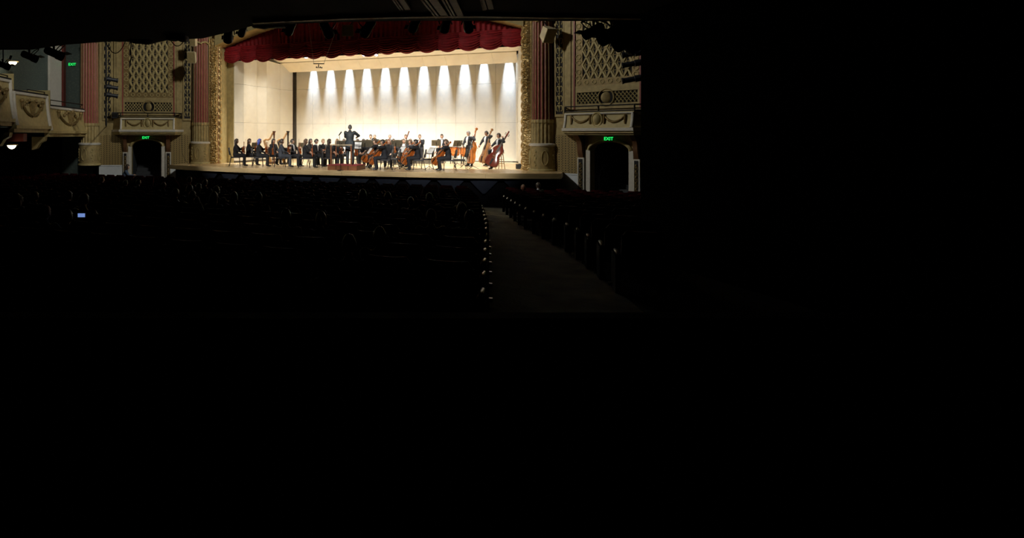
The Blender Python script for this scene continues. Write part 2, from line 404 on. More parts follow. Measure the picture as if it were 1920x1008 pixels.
# ------------------------------------------------------------------ proscenium
def archz(x): return 6.2 + 1.35 * max(0, 1 - (abs(x) / 7.75) ** 2.2)
mb = MB(); N = 40; ax = [-7.75 + 15.5 * i / N for i in range(N + 1)]
for i in range(N):
    a, b = ax[i], ax[i + 1]
    mb.loft([[Vector((a, 0, archz(a))), Vector((a, 1.2, archz(a))), Vector((a, 1.2, 9.5)), Vector((a, 0, 9.5))],
             [Vector((b, 0, archz(b))), Vector((b, 1.2, archz(b))), Vector((b, 1.2, 9.5)), Vector((b, 0, 9.5))]], cap=(i in (0, N - 1)))
pw = struct(mb.build('wall_proscenium', M_goldl, None, 40)); pw['label'] = 'gilded proscenium wall framing the stage'
for sd in (-1, 1):
    nm = 'house left' if sd < 0 else 'house right'
    mb = MB(); mb.box((min(sd * 7.75, sd * 9.2), .30, -.04), (max(sd * 7.75, sd * 9.2), 1.25, 9.5)); mb.build('pier', M_goldl, pw)
    mb = MB(); mb.box((min(sd * 7.36, sd * 8.4) if sd < 0 else 7.95, 1.27, 0), (max(sd * 7.36, sd * 8.4), 1.33, 7.4)); mb.build('return_panel', M_goldl, pw)
    # splayed band of gold leafage
    nu, nv = 14, 400; rnd = random.Random(3 + sd)
    cells = {}
    def leaf(u, v, sc_):
        gx, gy = int(math.floor(u * sc_)), int(math.floor(v * sc_)); best = 9
        for i in (-1, 0, 1):
            for j in (-1, 0, 1):
                k = (gx + i, gy + j)
                if k not in cells: cells[k] = (k[0] + rnd.random(), k[1] + rnd.random())
                c = cells[k]; best = min(best, (c[0] - u * sc_) ** 2 + (c[1] - v * sc_) ** 2)
        return max(0, 1 - best * 1.7)
    a = Vector((sd * 8.08, -.02, 0)); b = Vector((sd * 7.72, .26, 0)); t = b - a; nn = Vector((t.y, -t.x, 0)).normalized()
    if nn.y > 0: nn = -nn
    P = []
    for j in range(nv + 1):
        z = j / nv * 6.6; row = []
        for i in range(nu + 1):
            u = i / nu; edge = min(1, 5 * min(u, 1 - u))
            band = .45 + .55 * abs(sin(z * 1.9 + .4))
            h = .012 + (.15 * leaf(u * .45, z, 13) * band + .07 * abs(sin(z * 9 + u * 5)) * (1 - band)) * edge + .03 * edge
            row.append(a + t * u + nn * h + Vector((0, 0, z)))
        P.append(row)
    ob = thing('leafage_band', 'gilded band of carved leaves beside the maroon column at ' + nm, 'ornament')
    mb = MB(); mb.grid(P); mb.grid([[P[j][0], P[j][0] + Vector((0, .3, 0))] for j in range(0, nv + 1, 6)]); mb.build('leaf_relief', M_gold, ob, 60)
    for e_ in (a, b):
        mb = MB(); mb.tube([e_ + nn * .02, e_ + nn * .02 + Vector((0, 0, 6.6))], .022, 8); mb.build('edge_bead', M_gold, ob, 60)
    # twisted rope moulding
    ro = thing('rope_moulding', 'twisted gilt rope moulding along the stage edge at ' + nm, 'ornament', (sd * 7.76, .46, 0))
    mb = MB(); rings = []
    for j in range(221):
        z = j / 220 * 6.5; ring = []
        for k in range(12):
            an = 2 * pi * k / 12; tw = z * 9.0
            rr = .16 * (.62 + .38 * abs(cos((an - sd * tw) * 1.0)))
            ring.append(Vector((rr * cos(an), rr * sin(an), z)))
        rings.append(ring)
    mb.loft(rings); mb.build('rope', M_gold, ro, 70)
    mb = MB(); mb.box((-.06, -.2, 0), (.06, -.16, 6.5)); mb.build('fillet', M_maroon, ro)

def flutes(n, depth): return lambda a, z: 1 - depth * (abs(sin(a * n / 2)) ** .7)
def column(loc, label, z0, hh=9.5, scale=1., ped=True):
    c = thing('fluted_column', label, 'column', loc)
    r = .455 * scale; zb = z0
    if z0 < -.1:
        mb = MB(); mb.box((-.68, -.68, z0 - .6), (.68, .68, z0 + .02)); mb.build('plinth', M_white, c)
    mb = MB(); mb.lathe([(r * 1.24, zb), (r * 1.26, zb + .05), (r * 1.2, zb + .09), (r * 1.14, zb + .1)], 40); mb.build('base_ring', M_goldl, c, 50)
    mb = MB(); mb.lathe([(r * 1.14, zb + .09), (r * 1.14, zb + 1.06)], 40); pd = mb.build('pedestal', M_goldd, c, 50)
    for k in range(8):     # oval medallions and leaf sprays in relief
        a = 2 * pi * k / 8 + .2; d = Vector((cos(a), sin(a), 0)); tt = Vector((-sin(a), cos(a), 0)); o_ = d * (r * 1.15)
        mb = MB()
        if k % 2 == 0:
            mb.tube([o_ + tt * (.13 * cos(q)) + Vector((0, 0, zb + .56 + .30 * sin(q))) + d * .004 for q in [2 * pi * i / 20 for i in range(20)]], .016, 6, 0, closed=True)
        else:
            for i in range(5):
                mb.sphere(o_ + Vector((0, 0, zb + .26 + i * .14)) + tt * (.03 * (-1) ** i), (.035, .035, .05), 8, 5)
            mb.tube([o_ + tt * (.05 * sin(q * 3)) + Vector((0, 0, zb + .2 + .7 * q)) for q in [i / 8 for i in range(9)]], .012, 5)
        mb.build('medallion' if k % 2 == 0 else 'leaf_spray', M_goldl, pd, 60)
    mb = MB(); mb.lathe([(r * 1.2, zb + 1.05), (r * 1.24, zb + 1.08), (r * 1.24, zb + 1.13), (r * 1.05, zb + 1.17)], 40); mb.build('collar', M_white, c, 50)
    n = 20
    mb = MB(); mb.lathe([(r * 1.02, zb + 1.15), (r * 1.0, zb + 2.05)], 120, rf=flutes(n, .10)); mb.build('lower_shaft', M_goldd, c, 25)
    mb = MB(); mb.lathe([(r * 1.05, zb + 2.03), (r * 1.07, zb + 2.1), (r * 1.05, zb + 2.17)], 80, rf=flutes(n, .05)); mb.build('shaft_ring', M_goldd, c, 25)
    mb = MB(); mb.lathe([(r * .985, zb + 2.15), (r * .95, zb + 5.0), (r * .90, hh)], 120, rf=flutes(n, .11)); mb.build('upper_shaft', M_maroon, c, 25)
    for k in range(n):     # gilt fillets between the flutes
        a = 2 * pi * k / n; d = Vector((cos(a), sin(a), 0))
        mb = MB(); mb.tube([d * (r * .985) + Vector((0, 0, zb + 2.15)), d * (r * .95) + Vector((0, 0, zb + 5.0)), d * (r * .90) + Vector((0, 0, hh))], .013, 5); mb.build('gilt_fillet', M_goldd, c)
    mb = MB(); q = [2 * pi * i / 64 for i in range(64)]
    mb.tube([Vector((cos(a) * r * 1.0, sin(a) * r * 1.0, 6.30 + .10 * abs(sin(a * 3)))) for a in q], .045, 6, closed=True)
    mb.build('garland', M_goldl, c, 60)
    return c
column((-8.54, -.08, 0), 'maroon fluted column with gold base at the left of the stage opening', 0)
column((8.54, -.08, 0), 'maroon fluted column with gold base at the right of the stage opening', 0)
column((-13.45, -2.95, 0), 'dim maroon column on a white plinth beyond the left box', -.05)

# ------------------------------------------------------------------ box walls either side of the stage (mirrored)
LO = Vector((-8.95, -.18, 0)); LD = Vector((-cos(radians(30)), -sin(radians(30)), 0)); LN = Vector((sin(radians(30)), -cos(radians(30)), 0))
def uz(pxx, pyy):
    """u (metres out from the inner column) and z on the left box wall for a photo pixel"""
    r = RAY(pxx, pyy); t = (LO - CAM).dot(LN) / r.dot(LN); p = CAM + r * t
    return (p - LO).dot(LD), p.z
def U(pxx): return uz(pxx, 200)[0]
def Z(pyy, pxx=278): return uz(pxx, pyy)[1]
def W(sd, u, z, n=0.):
    p = LO + LD * u + LN * n
    return Vector((-sd * p.x if sd > 0 else p.x, p.y, z)) if False else Vector((p.x if sd < 0 else -p.x, p.y, z))
def wbox(mb, sd, u0, u1, z0, z1, n0, n1, mi=0):
    q = [W(sd, u0, z0, n0), W(sd, u1, z0, n0), W(sd, u1, z0, n1), W(sd, u0, z0, n1)]
    mb.loft([q, [p + Vector((0, 0, z1 - z0)) for p in q]], mi)
def wtube(mb, sd, pts, r, n=6, closed=False, mi=0):
    mb.tube([W(sd, *p) for p in pts], r, n, mi, True, closed)
ZF = -1.55
uI, uO = -.45, U(186)
def garland(mb, sd, u0, u1, z, n, sag, r=.045):
    k = 9; pts = []; rr = []
    for i in range(k):
        t = i / (k - 1); pts.append(W(sd, u0 + (u1 - u0) * t, z - sag * 4 * t * (1 - t), n)); rr.append(r * (.5 + .8 * sin(pi * t)))
    mb.tube(pts, rr, 6)
def filigree(mb, sd, u0, u1, z0, z1, n, step=.34, r=.016):
    uc = (u0 + u1) / 2; w = (u1 - u0) * .42; z = z0 + .1
    while z < z1 - step * .7:
        for s_ in (-1, 1):
            pts = []
            for i in range(9):
                a = pi * 1.5 * i / 8 - pi / 2
                pts.append((uc + s_ * (w * .55 + w * .45 * cos(a)), z + step * .36 + step * .3 * sin(a), n))
            wtube(mb, sd, pts, r, 5)
        p = W(sd, uc, z + step * .85, n); mb.sphere(p, .045, 8, 5)
        wtube(mb, sd, [(uc, z, n), (uc, z + step, n)], r * .9, 5)
        z += step
def exit_sign(name_lab, M, w=.30, h=.17):
    s_ = thing('exit_sign', name_lab, 'sign', M=M)
    mb = MB(); mb.box((-w / 2, -.05, -h / 2), (w / 2, 0, h / 2)); mb.build('case', M_black, s_)
    cu = bpy.data.curves.new('exit_text', 'FONT'); cu.body = 'EXIT'; cu.align_x = 'CENTER'; cu.align_y = 'CENTER'; cu.size = h * 1.05; cu.extrude = .003; cu.offset = .003
    tmp = bpy.data.objects.new('tmp', cu); COL.objects.link(tmp); bpy.context.view_layer.update()
    me = bpy.data.meshes.new_from_object(tmp.evaluated_get(bpy.context.evaluated_depsgraph_get())); bpy.data.objects.remove(tmp)
    me.materials.clear(); me.materials.append(mat('exit_green', (.02, .3, .06), .5, var=0, emit=(.02, 1., .16), es=.8))
    t = obj('lettering', me, s_); t.rotation_euler = (radians(90), 0, 0); t.location = (0, -.054, 0)
    return s_
for sd in (-1, 1):
    nm = 'left' if sd < 0 else 'right'
    ud0, ud1 = U(303), U(247); zarch = Z(262); uc = (ud0 + ud1) / 2; zspr = Z(274)
    # wall with the doorway left open
    mb = MB(); T = .30
    wbox(mb, sd, uI, ud0, ZF, 9.3, -T, 0); wbox(mb, sd, ud1, uO, ZF, 9.3, -T, 0)
    K = 12; hw = (ud1 - ud0) / 2
    for i in range(K):
        a0 = uc - hw + 2 * hw * i / K; a1 = uc - hw + 2 * hw * (i + 1) / K
        def az(u): return zspr + (zarch - zspr) * sqrt(max(0, 1 - ((u - uc) / hw) ** 2))
        q0 = [W(sd, a0, az(a0), -T), W(sd, a0, az(a0), 0), W(sd, a0, 9.3, 0), W(sd, a0, 9.3, -T)]
        q1 = [W(sd, a1, az(a1), -T), W(sd, a1, az(a1), 0), W(sd, a1, 9.3, 0), W(sd, a1, 9.3, -T)]
        mb.loft([q0, q1], 0)
    bw = struct(mb.build('wall_box_' + nm, M_goldd)); bw['label'] = 'antique gold box wall at the ' + nm + ' of the stage'
    # recess behind the door with three steps and a handrail
    mb = MB()
    wbox(mb, sd, ud0 - .1, ud1 + .1, ZF, 1.7, -2.6, -2.5); wbox(mb, sd, ud0 - .12, ud0 - .02, ZF, 1.7, -2.5, -T); wbox(mb, sd, ud1 + .02, ud1 + .12, ZF, 1.7, -2.5, -T)
    wbox(mb, sd, ud0 - .1, ud1 + .1, 1.7, 1.8, -2.6, -T)
    struct(mb.build('wall_passage_' + nm, mat('passage_navy', (.020, .026, .036), .8)))
    st = thing('steps', 'dark steps inside the arched doorway at the ' + nm + ' of the stage', 'steps')
    for i in range(6):
        mb = MB(); wbox(mb, sd, ud0, ud1, ZF, ZF + .35 + .18 * (i + 1), -.5 - .28 * (i + 1), -.5 - .28 * i); mb.build('step', mat('step_grey', (.035, .04, .05), .7), st)
    mb = MB(); wtube(mb, sd, [(ud0 + .12, -.2, -.4), (ud0 + .12, .1, -.55), (ud0 + .22, 1.0, -1.9)], .025); wtube(mb, sd, [(ud0 + .12, -.2, -.4), (ud0 + .12, -1.3, -.4)], .022); mb.build('handrail', mat('rail_steel', (.25, .27, .30), .35, .6), st)
    # wainscot and diaper facing
    for k, (a, b) in enumerate(((uI, U(320)), (U(231), uO))):
        mb = MB(); wbox(mb, sd, a, b, ZF, Z(309), 0, .05); wbox(mb, sd, a, b, Z(309) - .05, Z(309) + .01, .05, .07); mb.build('wainscot', M_wain, bw)
        mb = MB(); wbox(mb, sd, a, b, Z(309), Z(253), 0, .03); mb.build('diaper_panel', M_diaper, bw)
    # door casing
    mb = MB()
    for u in (ud0, ud1):
        s_ = -1 if u == ud0 else 1
        wbox(mb, sd, min(u, u + s_ * .17), max(u, u + s_ * .17), ZF, zspr, -.05, .06)
    mb.build('door_casing', M_white, bw)
    mb = MB(); wtube(mb, sd, [(uc + (hw + .06) * cos(a), zspr + (zarch - zspr + .05) * sin(a), .03) for a in [pi * i / 16 for i in range(17)]], .07, 6); mb.build('door_arch', M_goldl, bw, 60)
    for u0, u1 in ((U(321), U(311)), (U(240), U(231))):
        mb = MB(); wbox(mb, sd, u0, u1, ZF, Z(285), .05, .12); pil = mb.build('door_pilaster', M_white, bw)
        mb = MB(); wbox(mb, sd, u0 + .05, u1 - .05, ZF + .1, Z(287), .12, .135); mb.build('pilaster_panel', M_filig, bw)
        mb = MB(); filigree(mb, sd, u0 + .05, u1 - .05, ZF + .1, Z(287), .145, .22, .012); o = mb.build('pilaster_scroll', M_ornd, bw, 60); o['kind'] = 'stuff'
        # console bracket under the balcony
        mb = MB(); prof = []
        for i in range(13):
            t = i / 12; prof.append((.10 + .42 * (t ** 1.6) + .05 * sin(t * 7), Z(285) + (Z(251) - Z(285)) * t))
        ring = []
        for n_, z_ in prof: ring.append([W(sd, u0 + .04, z_, .02), W(sd, u1 - .04, z_, .02), W(sd, u1 - .04, z_, n_), W(sd, u0 + .04, z_, n_)])
        mb.loft(ring); mb.build('console', mat('console_bronze', (.16, .075, .035), .5, .2), bw, 40)
    # grille
    gr = thing('organ_grille', 'gold diamond lattice grille above the ' + nm + ' box balcony', 'grille')
    u0, u1 = U(327), U(230); z0, z1 = Z(174), 8.6
    mb = MB(); wbox(mb, sd, u0, u1, Z(216), z1, -.02, .015); mb.build('backing', M_void, gr)  # near-black sheet painted as the shade behind the lattice holes
    for a, b in ((u0 - .42, u0), (u1, u1 + .42)):
        mb = MB(); wbox(mb, sd, a, b, Z(216), z1, 0, .09); wbox(mb, sd, a + .12, b - .12, Z(216), z1, .09, .13); mb.build('frame_pilaster', M_goldd, gr)
        mid = b + .012 if b == u0 else a - .012
        mb = MB(); wbox(mb, sd, mid - .03, mid + .03, Z(216), z1, .0, .10); mb.build('red_fillet', M_maroon, gr)
        # pierced side borders
        c0, c1 = (u0, u0 + .36) if b == u0 else (u1 - .36, u1)
        mb = MB(); wbox(mb, sd, c0 + .02, c1 - .02, z0, z1, .0, .05); mb.build('side_border', M_ornd, gr)
        mb = MB(); z = z0 + .2
        while z < 7.6:
            for s_ in (-1, 1): wtube(mb, sd, [((c0 + c1) / 2 + .10 * cos(q), z + s_ * .12 + .09 * sin(q), .06) for q in [2 * pi * i / 10 for i in range(10)]], .022, 5, True)
            z += .62
        o = mb.build('border_rings', M_goldl, gr, 60); o['kind'] = 'stuff'
    L0, L1 = u0 + .34, u1 - .34; wd_ = (L1 - L0) / 6.0; ht = Z(100) - Z(121.2)
    zt = 7.9
    def bar(k, s_):
        # one diagonal bar clipped to the lattice rectangle
        slope = ht / wd_ * s_; c = z0 + k * ht - (0 if s_ > 0 else 0)
        pts = []
        zA = c; zB = c + slope * (L1 - L0)
        a, b = L0, L1
        if s_ > 0:
            if zA < z0: a = L0 + (z0 - zA) / slope
            if zB > zt: b = L0 + (zt - zA) / slope
        else:
            if zA > zt: a = L0 + (zt - zA) / slope
            if zB < z0: b = L0 + (z0 - zA) / slope
        if b - a < .15: return
        mb = MB(); pa = W(sd, a, c + slope * (a - L0), .045); pb = W(sd, b, c + slope * (b - L0), .045)
        nrm = (W(sd, 0, 0, 1) - W(sd, 0, 0, 0)); d = (pb - pa).normalized(); sv = d.cross(nrm).normalized()
        w = .05
        q = lambda p: [p - sv * w - nrm * .03, p + sv * w - nrm * .03, p + sv * w * .55 + nrm * .02, p - sv * w * .55 + nrm * .02]
        mb.loft([q(pa), q(pb)]); mb.build('lattice_bar', M_goldl, gr)
    for k in range(-7, 12): bar(k, 1)
    for k in range(0, 20): bar(k, -1)
    for r_ in range(0, 12):
        for c_ in range(0, 13):
            u = L0 + wd_ * .5 * c_; z = z0 + ht * r_ + (ht * .5 if c_ % 2 == 0 else 0)
            if u < L0 + .1 or u > L1 - .1 or z > 6.9: continue
            mb = MB()
            wtube(mb, sd, [(u - wd_ * .2, z, .03), (u + wd_ * .2, z, .03)], .013, 5)
            D4 = ((1, 0), (0, 1), (-1, 0), (0, -1)); ow, oh, iw, ih = wd_ * .5, ht * .5, wd_ * .17, ht * .35
            for a_, b_ in zip(D4, D4[1:] + D4[:1]):      # sloping reveal around a diamond opening
                q = [W(sd, u + a_[0] * ow, z + a_[1] * oh, .035), W(sd, u + b_[0] * ow, z + b_[1] * oh, .035), W(sd, u + b_[0] * iw, z + b_[1] * ih, .02), W(sd, u + a_[0] * iw, z + a_[1] * ih, .02)]
                mb.loft([q, [p - (W(sd, 0, 0, .03) - W(sd, 0, 0, 0)) for p in q]])
            mb.build('diamond_tracery', M_goldd, gr, 60)
    mb = MB(); wbox(mb, sd, u0, u1, Z(183), Z(173), .015, .06); mb.build('frieze', M_ornd, gr)
    mb = MB()
    for i in range(8): 
        u = u0 + .2 + (u1 - u0 - .4) * i / 7; p = W(sd, u, Z(178), .06)
        wtube(mb, sd, [(u + .08 * cos(q), Z(178) + .08 * sin(q), .065) for q in [2 * pi * i_ / 10 for i_ in range(10)]], .02, 5, True)
    o = mb.build('frieze_rosettes', M_goldl, gr, 60); o['kind'] = 'stuff'
    mb = MB(); wbox(mb, sd, u0, u1, Z(192), Z(183), .015, .075); wbox(mb, sd, u0, u1, Z(216), Z(208.5), .015, .075)
    wbox(mb, sd, u0, u0 + .12, Z(208.5), Z(192), .015, .075); wbox(mb, sd, u1 - .12, u1, Z(208.5), Z(192), .015, .075); mb.build('lower_frame', M_goldd, gr)
    zl0, zl1 = Z(208), Z(193); um = (u0 + u1) / 2
    for (a, b) in ((u0 + .12, um - .32), (um + .32, u1 - .12)):
        kk = 6; st_ = (b - a) / kk
        for i in range(-2, kk):
            for s_ in (-1, 1):
                hh = zl1 - zl0; ua = a + i * st_; ub = ua + st_ * 2.4
                if s_ < 0: ua, ub = ub, ua
                def cl_(u): return min(max(u, a), b)
                def zz(u): return zl0 + hh * ((u - ua) / (ub - ua))
                A, B = cl_(ua), cl_(ub)
                if abs(A - B) < .05: continue
                mb = MB(); wtube(mb, sd, [(A, zz(A), .04), (B, zz(B), .04)], .018, 4); mb.build('lower_lattice_bar', M_goldl, gr)
    mb = MB(); mb.sphere(W(sd, um, (zl0 + zl1) / 2, .05), (.20, .06, .22), 14, 8)
    wtube(mb, sd, [(um + .31 * cos(q), (zl0 + zl1) / 2 + .33 * sin(q), .07) for q in [2 * pi * i / 24 for i in range(24)]], .035, 6, True)
    mb.build('cartouche', M_goldd, gr, 60)
    # narrow filigree strips
    for a, b, lab in ((U(357), U(345.5), 'inner'), (U(208), U(195), 'outer')):
        fs = thing('filigree_panel', 'dark upright panel with gold scrolls at the %s edge of the %s box wall' % (lab, nm), 'ornament')
        mb = MB(); wbox(mb, sd, a, b, Z(222), 8.6, 0, .02); mb.build('backing', M_filig, fs)
        mb = MB(); filigree(mb, sd, a, b, Z(222), 7.4, .04, .40, .022); o = mb.build('scrollwork', M_goldl, fs, 60); o['kind'] = 'stuff'
        mb = MB(); wbox(mb, sd, a - .06, a, Z(226), 8.6, 0, .06); wbox(mb, sd, b, b + .06, Z(226), 8.6, 0, .06); wbox(mb, sd, a, b, Z(226), Z(222), 0, .06); mb.build('frame', M_goldd, fs)
    # balcony
    bc = thing('box_balcony', 'small curved box balcony with plaster garlands over the %s doorway' % nm, 'balcony')
    b0, b1 = U(341), U(213); f0, f1 = U(330), U(230); zt_, zb_ = Z(222), Z(243)
    ND = .62
    def flare(t): return ND + .10 * (1 - t) ** 2
    def face(ua, na, ub, nb, name, m, k=8):
        mb = MB(); P = []
        for j in range(k + 1):
            t = j / k; ex = .12 * (1 - t) ** 2
            z = zb_ + (zt_ - zb_) * t
            P.append([W(sd, ua + (ua - (f0 + f1) / 2) * ex * .08, z, na + (ex if na > .1 else 0)), W(sd, ub + (ub - (f0 + f1) / 2) * ex * .08, z, nb + (ex if nb > .1 else 0))])
        mb.grid(P); Q = [[p - (W(sd, 0, 0, .06) - W(sd, 0, 0, 0)) for p in r] for r in P]; mb.grid(Q)
        mb.loft([[P[-1][0], P[-1][1], Q[-1][1], Q[-1][0]], [p + Vector((0, 0, .03)) for p in (P[-1][0], P[-1][1], Q[-1][1], Q[-1][0])]])
        mb.build(name, m, bc, 50)
    face(f0, ND, f1, ND, 'front_panel', M_goldl); face(b0, .02, f0, ND, 'side_panel', M_goldd); face(f1, ND, b1, .02, 'side_panel', M_goldd)
    mb = MB()
    def fn(z): t = (z - zb_) / (zt_ - zb_); return ND + .12 * (1 - t) ** 2 + .015
    for u in (f0 + .04, f1 - .04): mb.tube([W(sd, u, zb_ + (zt_ - zb_) * j / 6, fn(zb_ + (zt_ - zb_) * j / 6)) for j in range(7)], .05, 6)
    mb.tube([W(sd, f0, zt_ - .04, ND + .015), W(sd, f1, zt_ - .04, ND + .015)], .045, 6); mb.build('white_border', M_white, bc, 60)
    mb = MB(); um2 = (f0 + f1) / 2; zg = zb_ + (zt_ - zb_) * .78; ng = ND + .05
    garland(mb, sd, f0 + .32, um2 - .28, zg, ng, .24); garland(mb, sd, um2 + .28, f1 - .32, zg, ng, .24)
    for u in (f0 + .30, um2 - .28, um2 + .28, f1 - .30): wtube(mb, sd, [(u, zg + .04, ng), (u + .01, zg - .30, ng + .03)], .04, 6)
    mb.build('garland', M_ornd, bc, 60)
    mb = MB(); mb.sphere(W(sd, um2, zg - .14, ND + .05), (.16, .10, .21), 12, 8); wtube(mb, sd, [(um2 + .2 * cos(q), zg - .14 + .26 * sin(q), ND + .07) for q in [2 * pi * i / 20 for i in range(20)]], .03, 5, True); mb.build('oval_medallion', M_goldl, bc, 60)
    for k, (e, za, zc) in enumerate(((.16, Z(247), Z(243)), (.10, Z(250), Z(247)), (.02, Z(252.5), Z(250)))):
        mb = MB(); q = [W(sd, b0 - e * .6, 0, 0), W(sd, f0 - e * .3, 0, ND + e), W(sd, f1 + e * .3, 0, ND + e), W(sd, b1 + e * .6, 0, 0)]
        mb.loft([[p + Vector((0, 0, za)) for p in q], [p + Vector((0, 0, zc)) for p in q]]); mb.build('cornice', M_goldl if k else M_white, bc)
    # low iron rail
    rl = thing('balcony_rail', 'low black iron rail along the %s box balcony' % nm, 'railing')
    zr = Z(212.5)
    mb = MB(); q = [(b0, zr, .1), (f0, zr, ND - .05), (f1, zr, ND - .05), (b1, zr, .1)]; wtube(mb, sd, q, .028, 6); mb.build('top_bar', M_iron, rl)
    mb = MB(); wtube(mb, sd, [(u, zt_ + .05, n_) for u, _, n_ in q], .035, 6); mb.build('bottom_bar', M_iron, rl)
    for u, n_ in ((b0, .1), (f0, ND - .05), (um2, ND - .05), (f1, ND - .05)):
        mb = MB(); wtube(mb, sd, [(u, zt_, n_), (u, zr, n_)], .03, 6); mb.build('post', M_iron, rl)
    n3 = W(sd, 0, 0, 1) - W(sd, 0, 0, 0); xx = (W(sd, 1, 0, 0) - W(sd, 0, 0, 0)) * (-1 if sd < 0 else 1)
    M = frame(W(sd, U(274), Z(258), .08), (0, 0, 1), -n3)
    exit_sign('green lit exit sign over the arched doorway at the %s of the stage' % nm, M)
    # control box on the rail
    cb = thing('lamp_box', 'dark box lamp standing on the %s box balcony' % nm, 'lamp'); ux = U(218)
    mb = MB(); wbox(mb, sd, ux - .15, ux + .15, Z(222), Z(211), .1, .4); mb.build('housing', M_fix, cb)
    mb = MB(); wbox(mb, sd, ux - .12, ux + .12, Z(219), Z(213), .4, .43); mb.build('front_lens', M_iron, cb)
# ================================================================== STRUCTURE: the hall
def gz(Y):
    e = min(Y - CAM.y, 25.5)
    return -.2 - .065 * e + .00073 * e * e
mb = MB(); P = []
for j in range(34):
    Y = CAM.y - 6 + j * .95; Y = min(Y, -2.3)
    P.append([Vector((x, Y, gz(Y))) for x in (-24, -10, 0, 10, 20)])
mb.grid(P); P2 = [[p - Vector((0, 0, .3)) for p in r] for r in P]; mb.grid(P2); mb.grid([[P[0][i], P2[0][i]] for i in range(5)]); mb.grid([[P[-1][i], P2[-1][i]] for i in range(5)])
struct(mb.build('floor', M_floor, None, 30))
EL = [(1.5, 9.3), (5.65, 9.05), (10.1, 8.5), (13.9, 8.02), (18.5, 7.3), (25.4, 5.84)]
ER = [(1.5, 11.4), (5.65, 11.0), (9.2, 10.46), (14, 9.66), (18.9, 8.33), (25.9, 6.85)]
def interp(T, e):
    if e <= T[0][0]: return T[0][1]
    for (a, x), (b, y) in zip(T[:-1], T[1:]):
        if e <= b: return x + (y - x) * (e - a) / (b - a)
    return T[-1][1]
mb = MB(); P = []
for j in range(50):
    e = 5.2 + j * .40; Y = CAM.y + e; a, b = interp(EL, e) - .04, interp(ER, e) + .04
    P.append([Vector((a + (b - a) * i / 4, Y, gz(Y) + .014)) for i in range(5)])
mb.grid(P)
for i in (0, 4): mb.grid([[r[i], r[i] - Vector((0, 0, .03))] for r in P])
o = tag(mb.build('aisle_carpet', M_carpet, None, 30), 'worn patterned carpet running down the aisle to the stage', 'carpet')
mb = MB(); P = [[Vector((x, Y, gz(Y) + .012)) for x in (-9, -4, 2, 6.9)] for Y in (-4.4, -3.1)]; mb.grid(P); mb.grid([[p - Vector((0, 0, .03)) for p in P[0]], P[0]])
tag(mb.build('cross_aisle_carpet', M_carpet, None), 'strip of carpet along the foot of the stage apron', 'carpet')

# added walls at house right and behind the last rows, keeping both areas black
def walls(pts, z0, z1, th, nm, m, label):
    mb = MB(); q = [CW(a, b, 0) for a, b in pts]
    for a, b in zip(q[:-1], q[1:]):
        t = (b - a).normalized(); n = Vector((t.y, -t.x, 0)) * th
        lo = [a, b, b + n, a + n]
        mb.loft([[Vector((p.x, p.y, z0)) for p in lo], [Vector((p.x, p.y, z1)) for p in lo]])
    o = struct(mb.build(nm, m)); o['label'] = label; return o
walls([(6.54, 12.5), (6.54, -5)], -2, 9, -.6, 'wall_right_blackout', M_dark, 'added black side wall keeping the right of the stalls dark')
walls([(-9, 4.0), (6.5, 4.0)], -1.2, 1.54 - 345 / F * 4.0, -.14, 'wall_low_blackout', M_dark, 'added black half-height wall hiding the lit aisle near the camera')
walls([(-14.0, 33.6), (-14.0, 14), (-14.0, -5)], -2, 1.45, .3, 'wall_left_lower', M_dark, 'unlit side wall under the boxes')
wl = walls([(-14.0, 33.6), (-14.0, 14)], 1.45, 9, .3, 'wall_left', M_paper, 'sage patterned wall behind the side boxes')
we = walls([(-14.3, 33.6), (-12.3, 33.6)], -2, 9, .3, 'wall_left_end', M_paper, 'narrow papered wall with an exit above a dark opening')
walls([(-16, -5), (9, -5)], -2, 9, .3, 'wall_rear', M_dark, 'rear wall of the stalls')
def slab_strip(lat0, lat1, d, z0, z1, th, m, nm, par):
    mb = MB(); a = CW(lat0, d, z0); b = CW(lat1, d, z0); n = -FWD * th
    q = [a, b, b + n, a + n]; mb.loft([q, [p + Vector((0, 0, z1 - z0)) for p in q]]); return mb.build(nm, m, par)
Lx = lambda px, d: (px - 600) / F * d
# pilaster, rail and painted dark opening on that end wall
slab_strip(Lx(119, 33.4), Lx(126, 33.4), 33.45, 2.6, 9, .12, M_white, 'pilaster', we)
slab_strip(Lx(126, 33.4), Lx(156, 33.4), 33.45, 4.62, 5.0, .1, M_white, 'lintel', we)
slab_strip(Lx(120, 33.4), Lx(156, 33.4), 33.5, 1.6, 4.6, .08, M_void, 'opening', we)  # near-black slab in place of the shaded opening
mb = MB(); a = [(-13.98, 32.4), (-13.98, 31.4)]
q = [CW(-13.98, 32.9, 2.3), CW(-13.98, 31.5, 2.3), CW(-13.86, 31.5, 2.3), CW(-13.86, 32.9, 2.3)]
mb.loft([q, [p + Vector((0, 0, 6.5)) for p in q]]); mb.build('pilaster', M_white, wl)
q = [CW(-13.98, 33.3, 2.3), CW(-13.98, 33.0, 2.3), CW(-13.80, 33.0, 2.3), CW(-13.80, 33.3, 2.3)]
mb = MB(); mb.loft([q, [p + Vector((0, 0, 6.5)) for p in q]]); mb.build('red_strip', M_maroon, wl)
exit_sign('green lit exit sign high on the papered wall behind the side boxes', frame(PP(136, 121, 33.3), (0, 0, 1), FWD), .30, .19)

